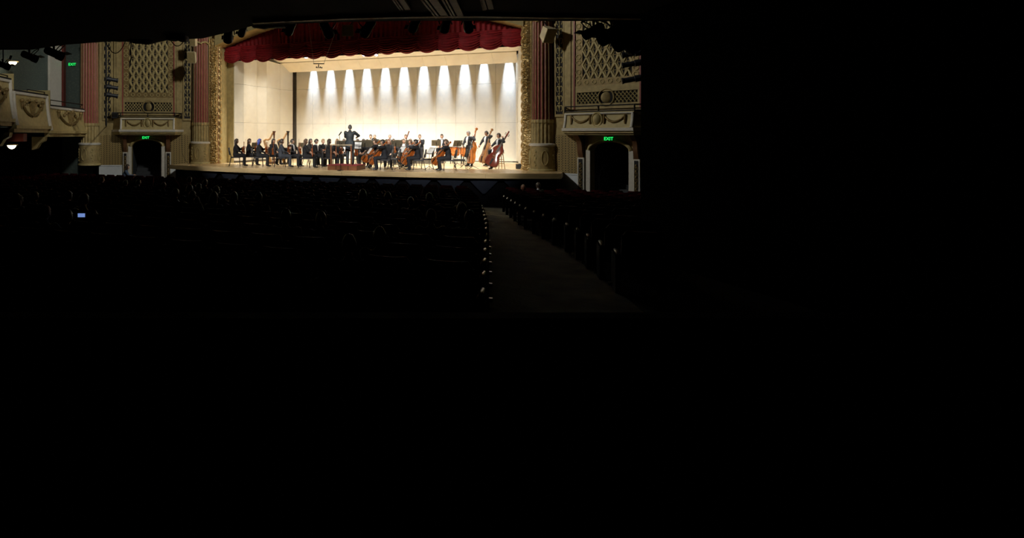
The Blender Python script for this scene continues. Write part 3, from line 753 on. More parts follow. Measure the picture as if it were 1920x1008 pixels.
# balcony overhead: a dark soffit with its front edge and mouldings
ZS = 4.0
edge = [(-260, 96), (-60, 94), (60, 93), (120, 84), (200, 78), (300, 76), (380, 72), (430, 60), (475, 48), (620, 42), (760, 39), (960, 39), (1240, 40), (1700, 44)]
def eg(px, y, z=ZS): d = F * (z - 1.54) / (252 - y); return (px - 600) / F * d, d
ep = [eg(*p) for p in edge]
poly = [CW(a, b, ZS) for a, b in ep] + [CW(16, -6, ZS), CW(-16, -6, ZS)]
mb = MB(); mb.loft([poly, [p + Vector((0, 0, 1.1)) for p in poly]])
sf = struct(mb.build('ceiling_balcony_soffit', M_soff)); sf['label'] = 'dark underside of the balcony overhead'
mpath = [eg(px, y, ZS) for px, y in ((475, 41.5), (560, 37), (640, 33.5), (740, 30.5), (830, 29), (900, 29), (1040, 31.5), (1200, 33))]
mb = MB(); mb.loft([[CW(a, b, ZS - .05), CW(a, b - .16, ZS - .05), CW(a, b - .16, ZS + .01), CW(a, b, ZS + .01)] for a, b in mpath]); mb.build('front_moulding', M_mould, sf)
for (xa, ya, xb, yb, w) in ((770, 14, 752, -14, .22), (843, 29, 818, -8, .30), (871, 29, 854, -8, .26), (911, 15, 905, -10, .06), (926, 13, 920, -10, .20)):
    a = CW(*eg(xa, ya), 0); b = CW(*eg(xb, yb), 0); b = a + (b - a) * 2.2; t = (b - a).normalized(); n = Vector((t.y, -t.x, 0))
    for o_, ww_ in ((0, .5), (.62, .14), (.84, .14)) if w > .1 else ((0, 1),):
        mb = MB(); p0 = a + n * (w * o_); q = [p0, p0 + t * (b - a).length, p0 + t * (b - a).length + n * (w * ww_), p0 + n * (w * ww_)]
        mb.loft([[Vector((p.x, p.y, ZS - .045)) for p in q], [Vector((p.x, p.y, ZS + .01)) for p in q]]); mb.build('soffit_rib', M_mould, sf)

# ------------------------------------------------------------------ stepped side boxes at the left
BX = [((162, 31.9), (88, 26.7), 1.72, 2.79), ((88, 26.7), (22, 23.5), 1.90, 3.21), ((19, 23.5), (-48, 20.5), 2.14, 3.62)]
BN = ['lowest side box front beside the dim maroon column', 'middle side box front with a plaster urn', 'highest side box front cut off by the left edge']
for k, ((pr, dr), (pl, dl), z0, z1) in enumerate(BX):
    R_ = CW(Lx(pr, dr), dr, 0); L_ = CW(Lx(pl, dl), dl, 0); t = (L_ - R_); ln = t.length; t.normalize(); n = Vector((-t.y, t.x, 0))
    if n.dot(RGT) < 0: n = -n
    bx = thing('side_box', BN[k], 'balcony')
    def B(u, z, m): return R_ + t * u + n * m + Vector((0, 0, z))
    def bbox(mb, u0, u1, a, b, m0, m1):
        q = [B(u0, a, m0), B(u1, a, m0), B(u1, a, m1), B(u0, a, m1)]; mb.loft([q, [p + Vector((0, 0, b - a)) for p in q]])
    H = z1 - z0
    def bow(u, z):  # bulging profile
        tt = (z - z0) / H; return .14 * (1 - tt) ** 2
    mb = MB(); P = [[B(u * ln, z0 + H * j / 8, bow(0, z0 + H * j / 8)) for u in (0, .25, .5, .75, 1)] for j in range(9)]
    mb.grid(P); mb.grid([[p - n * .1 for p in r] for r in P]); mb.grid([[P[j][0], P[j][0] - n * .1] for j in range(9)]); mb.grid([[P[j][-1], P[j][-1] - n * .1] for j in range(9)]); mb.build('front_panel', M_goldl, bx, 50)
    mb = MB(); w = .085
    for u in (w, ln - w):
        mb.tube([B(u, z0 + H * j / 6, bow(0, z0 + H * j / 6) + .02) for j in range(7)], w, 6)
    mb.tube([B(0, z1 - .05, .02), B(ln, z1 - .05, .02)], .06, 6); mb.build('white_border', M_white, bx, 60)
    mb = MB(); bbox(mb, -.02, ln + .02, z0 - .13, z0, -.1, .2); mb.build('cornice', M_goldl, bx)
    mb = MB(); bbox(mb, -.02, ln + .02, z0 - .28, z0 - .13, -.1, .1); mb.build('lower_cornice', M_goldd, bx)
    mb = MB(); bbox(mb, -.05, .0, z0 - .3, z1 + (.25 if k else 0), -1.6, .12); mb.build('end_panel', M_goldl, bx)
    mb = MB(); bbox(mb, 0, ln, z0 - .28, z0 - .1, -1.9, -.1); mb.build('box_floor', M_black, bx)
    um = ln / 2; zc = z0 + H * .52
    mb = MB(); mb.lathe([(.03, -.36), (.09, -.2), (.16, .05), (.2, .22), (.12, .26), (.15, .32)], 12, c=B(um, zc, .08)); mb.build('plaster_urn', M_ornd, bx, 60)
    for s_ in (-1, 1):
        mb = MB(); kk = 10; pts = []; rr = []
        for i in range(kk):
            q = i / (kk - 1); pts.append(B(um + s_ * (.12 + 1.15 * q * ln / 4.4), zc - .26 + .5 * q * q, .10)); rr.append(.075 - .03 * q)
        mb.tube(pts, rr, 6); e = pts[-1]
        mb.sphere(e + Vector((0, 0, .06)), .09, 8, 6); mb.tube([e, e - Vector((0, 0, .26))], [.05, .02], 6)
        for i in range(3): mb.sphere(B(um + s_ * (.3 + .22 * i), zc + .34 - .09 * i, .09), .075, 8, 5)
        mb.build('plaster_garland', M_ornd, bx, 60)
    # scroll bracket under the end that steps down
    mb = MB(); prof = [B(ln + 0 - .12, z0 - .28, -.02), B(ln - .12, z0 - .28, -.6), B(ln - .12, z0 - .85, -.6), B(ln - .12, z0 - .8, -.4), B(ln - .12, z0 - .55, -.25), B(ln - .12, z0 - .45, -.05)]
    mb.loft([prof, [p + t * .24 for p in prof]]); mb.build('bracket', M_goldd, bx)
    mb = MB(); mb.tube([B(.1, z1 + .1, -.06), B(.1, z1 + .16, -.06), B(ln * .55, z1 + .16, -.06), B(ln * .55, z1 + .1, -.06)] if k else [B(ln * .9, z1, -.06), B(ln * .9, z1 + .28, -.06), B(.2, z1 + .28, -.06), B(.2, z1, -.06)], .022, 6); mb.build('rail', M_iron, bx)
    mb = MB(); bbox(mb, 0, ln, z1 + .0, z1 + .07, -.14, .05); mb.build('top_ledge', M_black, bx)

M_glow = mat('sconce_glass', (.8, .7, .5), .4, var=0, emit=(1, .84, .52), es=3.2)
for px, py, d, lab in ((24, 116, 26.6, 'lit glass bowl lamp on the papered wall above the side boxes'), (22, 272, 24.8, 'lit glass bowl lamp in the dark under the side boxes')):
    p = PP(px, py, d); s_ = thing('wall_sconce', lab, 'lamp', p)
    mb = MB(); mb.lathe([(.02, -.16), (.09, -.13), (.15, -.06), (.17, .0)], 16); mb.build('glass_bowl', M_glow, s_, 60)
    mb = MB(); mb.lathe([(.22, .0), (.24, .03), (.05, .05)], 16); mb.build('ceiling_plate' if py > 200 else 'top_rim', M_goldd, s_, 40)
    mb = MB(); mb.tube([Vector((0, 0, .04)), Vector((0, 0, .12)) - RGT * .3], .02, 6); mb.build('arm', M_goldd, s_)
    lamp('POINT', p + RGT * .25 - Vector((0, 0, .25)), p, 5.0 if py < 200 else 1.2, (1, .84, .55), .08, name='sconce_bulb')
    if py > 200:
        q = CW(-14, d, 0)
mb = MB(); a = CW(Lx(-40, 24.4), 24.4, 0); b = CW(Lx(44, 25.4), 25.4, 0); q = [a, b, b + FWD * .3, a + FWD * .3]
mb.loft([[p + Vector((0, 0, 1.25)) for p in q], [p + Vector((0, 0, 1.58)) for p in q]]); o = struct(mb.build('trim_1', M_maroon)); o['label'] = 'dark red beam over the lamp under the boxes'

# ------------------------------------------------------------------ red valance across the stage opening
va = thing('swagged_valance', 'dark red velvet valance hanging in swags across the top of the stage', 'curtain', (0, 1.0, 0))
nsw = 16; wsw = 15.44 / nsw
mb = MB(); P = []
for j in range(2):
    P.append([Vector((-7.72 + 15.44 * i / 320, .10 + .045 * sin(i * 1.3) , 5.75 + j * 2.6)) for i in range(321)])
mb.grid(P); mb.grid([[p + Vector((0, .03, 0)) for p in r] for r in P]); mb.build('pleated_curtain', M_velvet, va, 80)
mb = MB(); mb.box((-7.72, .22, 5.52), (7.72, .25, 7.5)); mb.build('black_border', M_black, va)
def swag(x0, w, ztop, drop, y0, seed):
    rn = random.Random(seed); ph = rn.random() * 6; mb = MB(); P = []
    nu, nv = 18, 26
    dr = drop * (.92 + .16 * rn.random())
    for j in range(nv + 1):
        v = j / nv; row = []
        for i in range(nu + 1):
            u = i / nu; c = sin(pi * u)
            z = ztop - dr * (v * (.66 + .34 * c ** .8)) - .05 * c * sin(pi * v)
            x = x0 + w * u
            y = y0 - .05 - .13 * c * sin(pi * min(1, v * .8 + .12)) - .028 * c * sin(v * 5.2 * 2 * pi + ph + 1.5 * u) - .02 * sin(v * 9 * pi) * (1 - c)
            row.append(Vector((x, y, z)))
        P.append(row)
    mb.grid(P); mb.grid([[p + Vector((0, .025, 0)) for p in r] for r in P])
    mb.tube([p for p in P[-1]], .016, 5)
    return mb
for i in range(nsw):
    swag(-7.72 + i * wsw, wsw, 6.28, .55, .05, 40 + i).build('upper_swag', M_velvet, va, 80)
    swag(-7.72 + i * wsw, wsw, 6.0, .60, -.03, i).build('swag', M_velvet, va, 80)

# ------------------------------------------------------------------ stage lighting fixtures
def fixture_mesh():
    r = empty('stage_spotlight')
    mb = MB(); mb.lathe([(.075, -.24), (.10, -.20), (.10, .05), (.115, .07), (.115, .22), (.105, .22), (.10, .10), (.01, .08)], 14); mb.build('can', M_fix, r, 40)
    mb = MB(); mb.tube([(-.14, 0, 0), (-.14, -.12, .06), (-.14, -.26, .12), (0, -.30, .14), (.14, -.26, .12), (.14, -.12, .06), (.14, 0, 0)], .014, 6); mb.build('yoke', M_iron, r)
    mb = MB(); mb.box((-.03, -.42, .11), (.03, -.30, .17)); mb.build('clamp', M_iron, r)
    mb = MB(); mb.box((-.14, -.13, .22), (-.01, -.12, .36)); mb.box((.01, -.13, .22), (.14, -.12, .36)); mb.build('barn_door', M_iron, r)
    return r
# the bar they hang on follows the balcony front on short arms
br = thing('lighting_bar', 'dark pipe along the balcony front carrying the spotlights', 'pipe')
bp_ = [(CW(a, b + .75, 0)) for a, b in ep]; ZB = 4.35
mb = MB(); mb.tube([Vector((p.x, p.y, ZB)) for p in bp_], .03, 6); mb.build('pipe', M_iron, br)
for (a, b) in ep[1:-1]:
    p = CW(a, b - .1, ZB); mb = MB(); mb.tube([p, CW(a, b + .75, ZB)], .025, 6); mb.build('bracket_arm', M_iron, br)
def barz(p): return ZB
def bard(px):
    k = (px - 600) / F
    for (a, b), (a2, b2) in zip(ep[:-1], ep[1:]):
        b_, b2_ = b + .75, b2 + .75; f0, f1 = a - k * b_, a2 - k * b2_
        if f0 <= 0 <= f1: t = f0 / (f0 - f1); return b_ + (b2_ - b_) * t
    return 14.
fx0 = fixture_mesh(); used = [False]
def fixture(p, aim, label, group=None, sc=1.):
    o = fx0 if not used[0] else copy_tree(fx0); used[0] = True
    M = frame(p, Vector(aim), (0, 0, -1)); M = M @ Matrix.Scale(sc, 4); o.matrix_world = M
    tag(o, label, 'stage light', group)
    top = barz(p); mb = MB(); mb.tube([M.inverted() @ Vector(q) for q in (p + Vector((0, 0, .1 * sc)), Vector((p.x, p.y, top)))], .02 / sc, 6); mb.build('drop_arm', M_iron, o)
    return o
FG = 'spotlights on the balcony front'
FL = [(428, 64, 1.25, 'dark spotlight above the top corner of the left leafage band'), (455, 57, .9, 'small dark spotlight next to the corner of the red valance'),
      (545, 52, 1.0, 'dark spotlight against the left end of the red valance'), (612, 54, 1.2, 'dark spotlight above the left hanging microphone cable'),
      (690, 52, 1.2, 'dark spotlight beside the cream hanging box'), (778, 44, 1.1, 'dark spotlight over the middle of the red valance'),
      (836, 45, 1.1, 'spotlight left of the pair near the centre right of the valance'), (877, 45, 1.1, 'spotlight right of the pair near the centre right of the valance')]
for px, py, s_, lab in FL:
    d = bard(px)
    fixture(PP(px, py, d), FWD * .9 + Vector((0, 0, -.5)) + RGT * (.35 * ((px * 7) % 5 - 2) / 2), lab, FG, s_ * .9)
for px, py, s_, lab in ((6, 122, 1.1, 'dark spotlight at the far left under the lit bowl lamp'), (56, 106, 1.3, 'dark tilted spotlight right of the lit bowl lamp'), (102, 100, 1.5, 'dark spotlight in front of the white pilaster by the side boxes'),
                     (1112, 58, 1.3, 'dark spotlight hanging over the right lattice grille'), (1150, 62, 1.9, 'large dark spotlight over the right lattice grille'), (1180, 72, 2.0, 'large dark spotlight above the right end of the grille')):
    d = bard(px)
    fixture(PP(px, py, d), FWD * .8 + RGT * (.7 if px < 600 else -.5) + Vector((0, 0, -.35)), lab, FG, s_ * .8)
# clusters of draped cable hanging from the balcony front
def cable(pts, label, r=.012):
    mb = MB(); mb.tube(pts, r, 5); tag(mb.build('hanging_cable', M_black, None, 60), label, 'cable')
def droop(px0, y0, px1, y1, sag, d, k=9): return [PP(px0 + (px1 - px0) * i / (k - 1), y0 + (y1 - y0) * i / (k - 1) + sag * 4 * (i / (k - 1)) * (1 - i / (k - 1)), d) for i in range(k)]
cable(droop(196, 74, 236, 76, 25, 16.2), 'black cable looping in front of the left end of the left grille')
cable(droop(288, 64, 318, 66, 8, 16.0), 'short black cable loop at the top of the left grille')
cable(droop(314, 62, 346, 74, 18, 15.6), 'black cable looping over the right end of the left grille')
cable([PP(247, 74, 16.1), PP(245, 92, 16.1), PP(246, 108, 16.1), PP(244, 118, 16.1)], 'black cable dangling straight in front of the left grille', .016)
cable([PP(340, 252, 30.2), PP(341, 285, 30.2), PP(347, 300, 30.1), PP(354, 308, 30.0)], 'thin cable running down the diaper wall to the stage corner', .008)
# dark bulky drape bags of the lighting bar seen against the grilles
def bag(cx, cy, d, rx, rz, label, seed):
    rn = random.Random(seed); mb = MB()
    ph = [rn.random() * 6 for _ in range(4)]
    mb.sphere(PP(cx, cy, d), (rx, .35, rz), 20, 12, fn=lambda u, p: p * (1 + .12 * sin(u.x * 5 + ph[0]) + .10 * sin(u.z * 7 + ph[1]) + .05 * sin(u.x * 13 + ph[2])), R=Matrix.Rotation(TH, 3, 'Z'))
    b = thing('cloth_wrapped_light_bar', label, 'light bar'); 
    o = mb.build('wrap', M_black, b, 80)
    mb = MB(); mb.tube([PP(cx, cy, d), PP(cx, cy, d) + Vector((0, 0, rz + .6))], .03, 6); mb.build('hanger', M_iron, b)
bag(262, 66, 16.2, .85, .24, 'black wrapped light bar above the left grille', 1)
bag(335, 66, 15.4, .30, .17, 'small black wrapped bundle beside the left column top', 2)
bag(1185, 60, 14.6, .52, .46, 'bulky black wrapped light bar at the right end of the right grille', 3)
bag(505, 44, 15.2, .5, .14, 'black wrapped bundle above the left end of the valance', 5)

# long tube spotlights on upright pipes beside the boxes
for sd, px_, d_, ys, pipe in ((-1, (221, 200), 28.2, (150, 164.5, 179.5), 199), (1, (1166, 1205), 19.5, (100, 119, 148), 1212)):
    nm = 'left' if sd < 0 else 'right'
    pp_ = thing('light_pipe', 'dark upright pipe carrying tube spotlights by the %s box' % nm, 'pipe')
    a = PP(pipe, 60, d_ + .05); b = PP(pipe, 235 if sd < 0 else 190, d_ + .05)
    mb = MB(); mb.tube([a, b], .045, 8); mb.build('pipe', M_iron, pp_, 60)
    wp = W(sd, U(199), b.z, 0)
    mb = MB(); mb.tube([b, wp], .03, 6); mb.build('wall_arm', M_iron, pp_)
    for i, y in enumerate(ys):
        tl = thing('tube_spotlight', 'dark blue tube spotlight, %s of three on the pipe by the %s box' % (('topmost', 'middle', 'lowest')[i], nm), 'stage light')
        p0 = PP(px_[0], y + (1 if sd < 0 else 4), d_); p1 = PP(px_[1], y - (2.5 if sd < 0 else 3), d_ - .2)
        mb = MB(); v = (p1 - p0); mb.tube([p0, p0 + v * .08, p0 + v * .1, p0 + v * .6, p0 + v * .62, p1], [.11, .11, .085, .085, .12, .10] if sd < 0 else [.10, .10, .085, .085, .11, .10], 12); mb.build('barrel', M_fix, tl, 40)
        mb = MB(); mb.tube([p0 + v * .55, p0 + v * .55 + (PP(pipe, y, d_ + .05) - (p0 + v * .55))], .03, 6); mb.build('bracket', M_iron, tl)
        mb = MB(); mb.tube([p0 - v * .002, p0 + v * .004], .095, 12); mb.build('lens', mat('lens_dark', (.02, .03, .06), .1), tl)

# loudspeakers on the columns, cream box over the valance
def loudspeaker(p, R_, s_, label, m, hang):
    M = Matrix.Translation(p) @ R_.to_4x4(); t = thing('loudspeaker', label, 'loudspeaker', M=M)
    w, h, dp = s_; mb = MB()
    q0 = [Vector((-w / 2, -dp / 2, -h / 2)), Vector((w / 2, -dp / 2, -h / 2)), Vector((w / 2, -dp / 2, h / 2)), Vector((-w / 2, -dp / 2, h / 2))]
    q1 = [Vector((p_.x * .6, dp / 2, p_.z * .75)) for p_ in q0]; mb.loft([q0, q1]); mb.build('cabinet', m, t)
    mb = MB(); mb.box((-w * .46, -dp / 2 - .015, -h * .46), (w * .46, -dp / 2, h * .46)); mb.build('grille_cloth', mat('speaker_cloth', (.26, .20, .09), .9), t)
    mb = MB(); hold = M.inverted() @ Vector(hang); mb.tube([(0, 0, h * .3), hold], .025, 6); mb.build('bracket', M_iron, t)
M_spk = mat('speaker_cream', (.62, .54, .38), .6)
Rt = lambda yaw, pit: (Matrix.Rotation(radians(yaw), 3, 'Z') @ Matrix.Rotation(radians(pit), 3, 'X'))
loudspeaker(PP(361, 107, 31.0), Rt(18, 12), (.42, .58, .5), 'cream loudspeaker hanging beside the left maroon column', M_spk, (-8.75, -.3, 5.9))
loudspeaker(PP(364, 78, 31.2), Rt(10, 5), (.30, .5, .4), 'small cream loudspeaker above the other on the left column', M_spk, (-8.75, -.3, 6.6))
loudspeaker(PP(1026, 63, 25.2), Rt(35, 32), (.46, .62, .5), 'cream loudspeaker tilted down on the right maroon column', M_spk, (8.6, -.4, 6.3))
loudspeaker(PP(652, 58, 27.6), Rt(20, 5), (.52, .5, .4), 'cream box hanging in front of the red valance', M_spk, (1.0, .0, 7.9))
# lit lamps peeping out under the valance
for px, py, lab in ((683, 102, 'lit stage lamp under the valance, left of two'), (705.5, 101.5, 'lit stage lamp under the valance, right of two'), (574, 106, 'small lit stage lamp under the left half of the valance')):
    p = PY(px, py, 1.32); r = thing('hanging_stage_lamp', lab, 'stage light', p)
    mb = MB(); mb.lathe([(.05, .22), (.09, .16), (.10, .02), (.105, -.06), (.095, -.06), (.09, .0)], 14); mb.build('can', M_fix, r, 40); 
    mb = MB(); mb.lathe([(.085, -.055), (.085, -.045)], 14); mb.build('lens', mat('lamp_lens', (.8, .8, 1), .3, var=0, emit=(.85, .88, 1), es=6), r)
    mb = MB(); mb.tube([(0, 0, .2), (0, 0, 1.2)], .015, 6); mb.build('hanger', M_iron, r)
    r.rotation_euler = (radians(-28), 0, 0)
# suspended microphone array
hm = thing('hanging_microphone_array', 'small microphone bar hung on two cables above the left half of the stage', 'microphone')
dm = 28.6
mb = MB(); mb.tube([PP(587.5, 119.5, dm), PP(608, 119.5, dm)], .022, 6); mb.build('crossbar', M_black, hm)
mb = MB(); mb.tube([PP(597.5, 119.5, dm), PP(597.5, 125, dm)], .018, 6); mb.tube([PP(592, 126.5, dm), PP(604, 127, dm)], .016, 6); mb.build('drop_bar', M_black, hm)
for px, py in ((593.5, 125.5), (597, 124), (600.5, 125.5), (603.5, 126.5)):
    mb = MB(); p = PP(px, py, dm); mb.capsule(p - FWD * .05, .025, p + FWD * .07 + Vector((0, 0, -.02)), .02, 8); mb.build('microphone', M_black, hm, 60)
for (a, b) in (((588.5, 119.5), (578, 40)), ((607, 119.5), (636, 40))):
    mb = MB(); t_ = PP(*b, dm); mb.tube([PP(*a, dm), t_, Vector((t_.x + .1, 0, 9.0))], .008, 5); mb.build('cable', mat('cable_grey', (.30, .30, .32), .5), hm)

# ------------------------------------------------------------------ theatre seats
def seat_mb(full=False):
    mb = MB()
    rings = []
    for j in range(7):
        t = j / 6; z = .40 + .54 * t; y = -.20 - .10 * t; w = .26 if t < .75 else .26 - .07 * ((t - .75) / .25) ** 2
        th = .05 if 0 < j < 6 else .03
        rings.append([Vector((-w, y + .02, z)), Vector((-w * .5, y - .015, z)), Vector((w * .5, y - .015, z)), Vector((w, y + .02, z)), Vector((w, y + .02 - th, z)), Vector((w * .5, y - th - .03, z)), Vector((-w * .5, y - th - .03, z)), Vector((-w, y + .02 - th, z))])
    mb.loft(rings, 0)
    mb.box((-.24, -.20, .36), (.24, .24, .45), 0)
    for s_ in (-1, 1): mb.box((s_ * .285 - .025, -.24, 0), (s_ * .285 + .025, .10, .58), 1)
    mb.box((-.26, -.36, .35), (.26, -.31, .88), 1)
    return mb
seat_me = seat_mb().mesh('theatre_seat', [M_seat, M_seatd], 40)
arm_mb = MB(); arm_mb.tube([(0, -.22, .575), (0, -.2, .585), (0, .0, .59), (0, .15, .585), (0, .17, .575)], [.018, .03, .032, .03, .018], 12, flat=.7); arm_me = arm_mb.mesh('armrest', M_arm, 70)
end_mb = MB(); end_mb.box((-.02, -.30, .0), (.02, .22, .56)); end_me = end_mb.mesh('end_panel', M_seatd)
lt_mb = MB(); lt_mb.box((-.03, -.03, .05), (.03, .03, .10)); lt_me = lt_mb.mesh('foot_light_block', mat('aisle_light_pale', (.45, .45, .42), .3, .5))  # pale blocks in place of the small lit spots at seat feet
ROWS = [6.0 + 1.04 * i for i in range(18)]     # distance of each row from the camera's line
AUD = []                                       # filled by the audience list: (X, Y)
def vis_px(p):
    r = p - CAM; d = r.dot(FWD)
    return (600 + F * r.dot(RGT) / d, d) if d > .5 else (None, d)
# ================================================================== PEOPLE
def lerp(a, b, t): return a + (b - a) * t
def ik(S, H, l1, l2, pole):
    d = H - S; L = d.length; 
    if L > (l1 + l2) * .995: H = S + d * ((l1 + l2) * .995 / L); d = H - S; L = d.length
    a = (l1 * l1 - l2 * l2 + L * L) / (2 * L); h = sqrt(max(1e-6, l1 * l1 - a * a)); dn = d / L
    pl = pole - dn * pole.dot(dn); pl.normalize()
    return S + dn * a + pl * h, H
def hand_mb(mb, wrist, dr, up, side, curl, mi):
    """palm, four unequal bent fingers and a thumb off the side of the palm"""
    dr = Vector(dr).normalized(); up = Vector(up); up = (up - dr * up.dot(dr)).normalized(); sx = dr.cross(up) * side
    q = lambda p, w, t: [p - sx * w - up * t, p + sx * w - up * t, p + sx * w + up * t, p - sx * w + up * t]
    mb.loft([q(wrist, .026, .020), q(wrist + dr * .035, .037, .018), q(wrist + dr * .085, .040, .013)], mi)
    for k, ln in enumerate((.066, .075, .070, .055)):
        b = wrist + dr * .078 + sx * (.030 - .020 * k); a1 = curl * .7; a2 = curl * 1.5
        d1 = dr * cos(a1) - up * sin(a1); d2 = dr * cos(a2) - up * sin(a2)
        m_ = b + d1 * (ln * .55); mb.tube([b, m_, m_ + d2 * (ln * .5)], [.0095, .0088, .0065], 5, mi)
    b = wrist + dr * .03 + sx * .032; d1 = (dr * .75 + sx * .6 - up * .25 * curl).normalized(); d2 = (dr * .95 + sx * .15 - up * .5 * curl).normalized()
    mb.tube([b, b + d1 * .035, b + d1 * .035 + d2 * .03], [.012, .010, .008], 5, mi)

def head_mb(mb, c, R, mi_skin, mi_eye, mi_iris, mi_lip, mi_brow):
    def shape(u, p):
        p = p.copy()
        if u.z < 0:
            k = 1 + .30 * u.z; p.x *= k; p.y = p.y * (1 + .16 * u.z) + (.016 * -u.z)
        if u.y > .55 and abs(u.z) < .5: p.y -= .012 * (u.y - .55)
        if u.y < 0: p.y *= 1.06
        return p
    mb.sphere(c, (.074, .093, .115), 16, 12, mi_skin, R, shape)
    P = lambda x, y, z: c + R @ Vector((x, y, z))
    mb.loft([[P(-.008, .088, .022), P(.008, .088, .022), P(.008, .080, .022), P(-.008, .080, .022)], [P(-.013, .106, -.018), P(.013, .106, -.018), P(.018, .080, -.02), P(-.018, .080, -.02)], [P(-.010, .092, -.030), P(.010, .092, -.030), P(.012, .08, -.032), P(-.012, .08, -.032)]], mi_skin)
    for s_ in (-1, 1):
        mb.sphere(P(s_ * .031, .080, .012), (.014, .009, .009), 8, 6, mi_eye, R); mb.sphere(P(s_ * .031, .088, .012), (.006, .004, .006), 6, 4, mi_iris, R)
        mb.loft([[P(s_ * .014, .090, .034), P(s_ * .014, .084, .034), P(s_ * .014, .084, .040), P(s_ * .014, .090, .040)], [P(s_ * .048, .074, .034), P(s_ * .048, .068, .034), P(s_ * .048, .068, .039), P(s_ * .048, .074, .039)]], mi_brow)
        mb.sphere(P(s_ * .076, -.004, -.002), (.010, .020, .031), 8, 6, mi_skin, R)
    mb.sphere(P(0, .083, -.054), (.025, .010, .009), 8, 6, mi_lip, R)

def hair_mb(style, c, R, rn):
    mb = MB(); P = lambda x, y, z: c + R @ Vector((x, y, z))
    if style == 'bald':
        mb.sphere(c, (.079, .100, .120), 20, 14, 0, R, None, lambda u: (u.y < .1 and -.45 < u.z < .18)); return mb
    puff = 1.15 if style in ('short', 'bald') else 1.19
    def shape(u, p):
        return p * (1 + .035 * sin(u.x * 17 + rn * 3) * sin(u.z * 15 + rn) + .025 * sin(u.y * 23 + u.x * 9 + rn * 5) + .02 * sin(u.z * 31 + u.y * 13))
    mb.sphere(c, (.076 * puff, .097 * puff, .117 * puff), 20, 14, 0, R, shape, lambda u: (u.z > .36) and (u.z > .46 or u.y < .6) or (u.y < .18 and u.z > (-.45 if style == 'short' else -.6)))
    if style in ('long', 'verylong', 'wavy'):
        L = {'long': .30, 'verylong': .46, 'wavy': .36}[style]; rings = []
        for j in range(9):
            t = j / 8; z = .05 - L * t; w = .088 + .022 * sin(pi * min(1, t * 1.2)) * (1.3 if style == 'wavy' else 1); y = -.035 - .035 * t; ry = .066 - .02 * t
            if t > .9: w *= .7
            ring = []
            for k in range(16):
                a = 2 * pi * k / 16; wv = 1 + (.06 if style == 'wavy' else .025) * sin(k * 3 + j * 1.1)
                px_, py_ = w * cos(a) * wv, ry * sin(a) * wv
                if py_ > .02 and abs(px_) < .06: py_ = .0
                ring.append(c + R @ Vector((px_, y + py_, 0)) + Vector((0, 0, 0)) + (R @ Vector((0, 0, z)) if t < .35 else R @ Vector((0, 0, .05 - L * .35)) + Vector((0, 0, -L * (t - .35)))))
            rings.append(ring)
        mb.loft(rings, 0)
    if style == 'pony':
        pts = [P(0, -.09, .04), P(0, -.15, .02), P(0, -.16, -.08), P(0, -.14, -.22)]; mb.tube(pts, [.025, .038, .035, .012], 8)
    if style == 'bun': mb.sphere(P(0, -.075, .085), .05, 10, 8)
    return mb

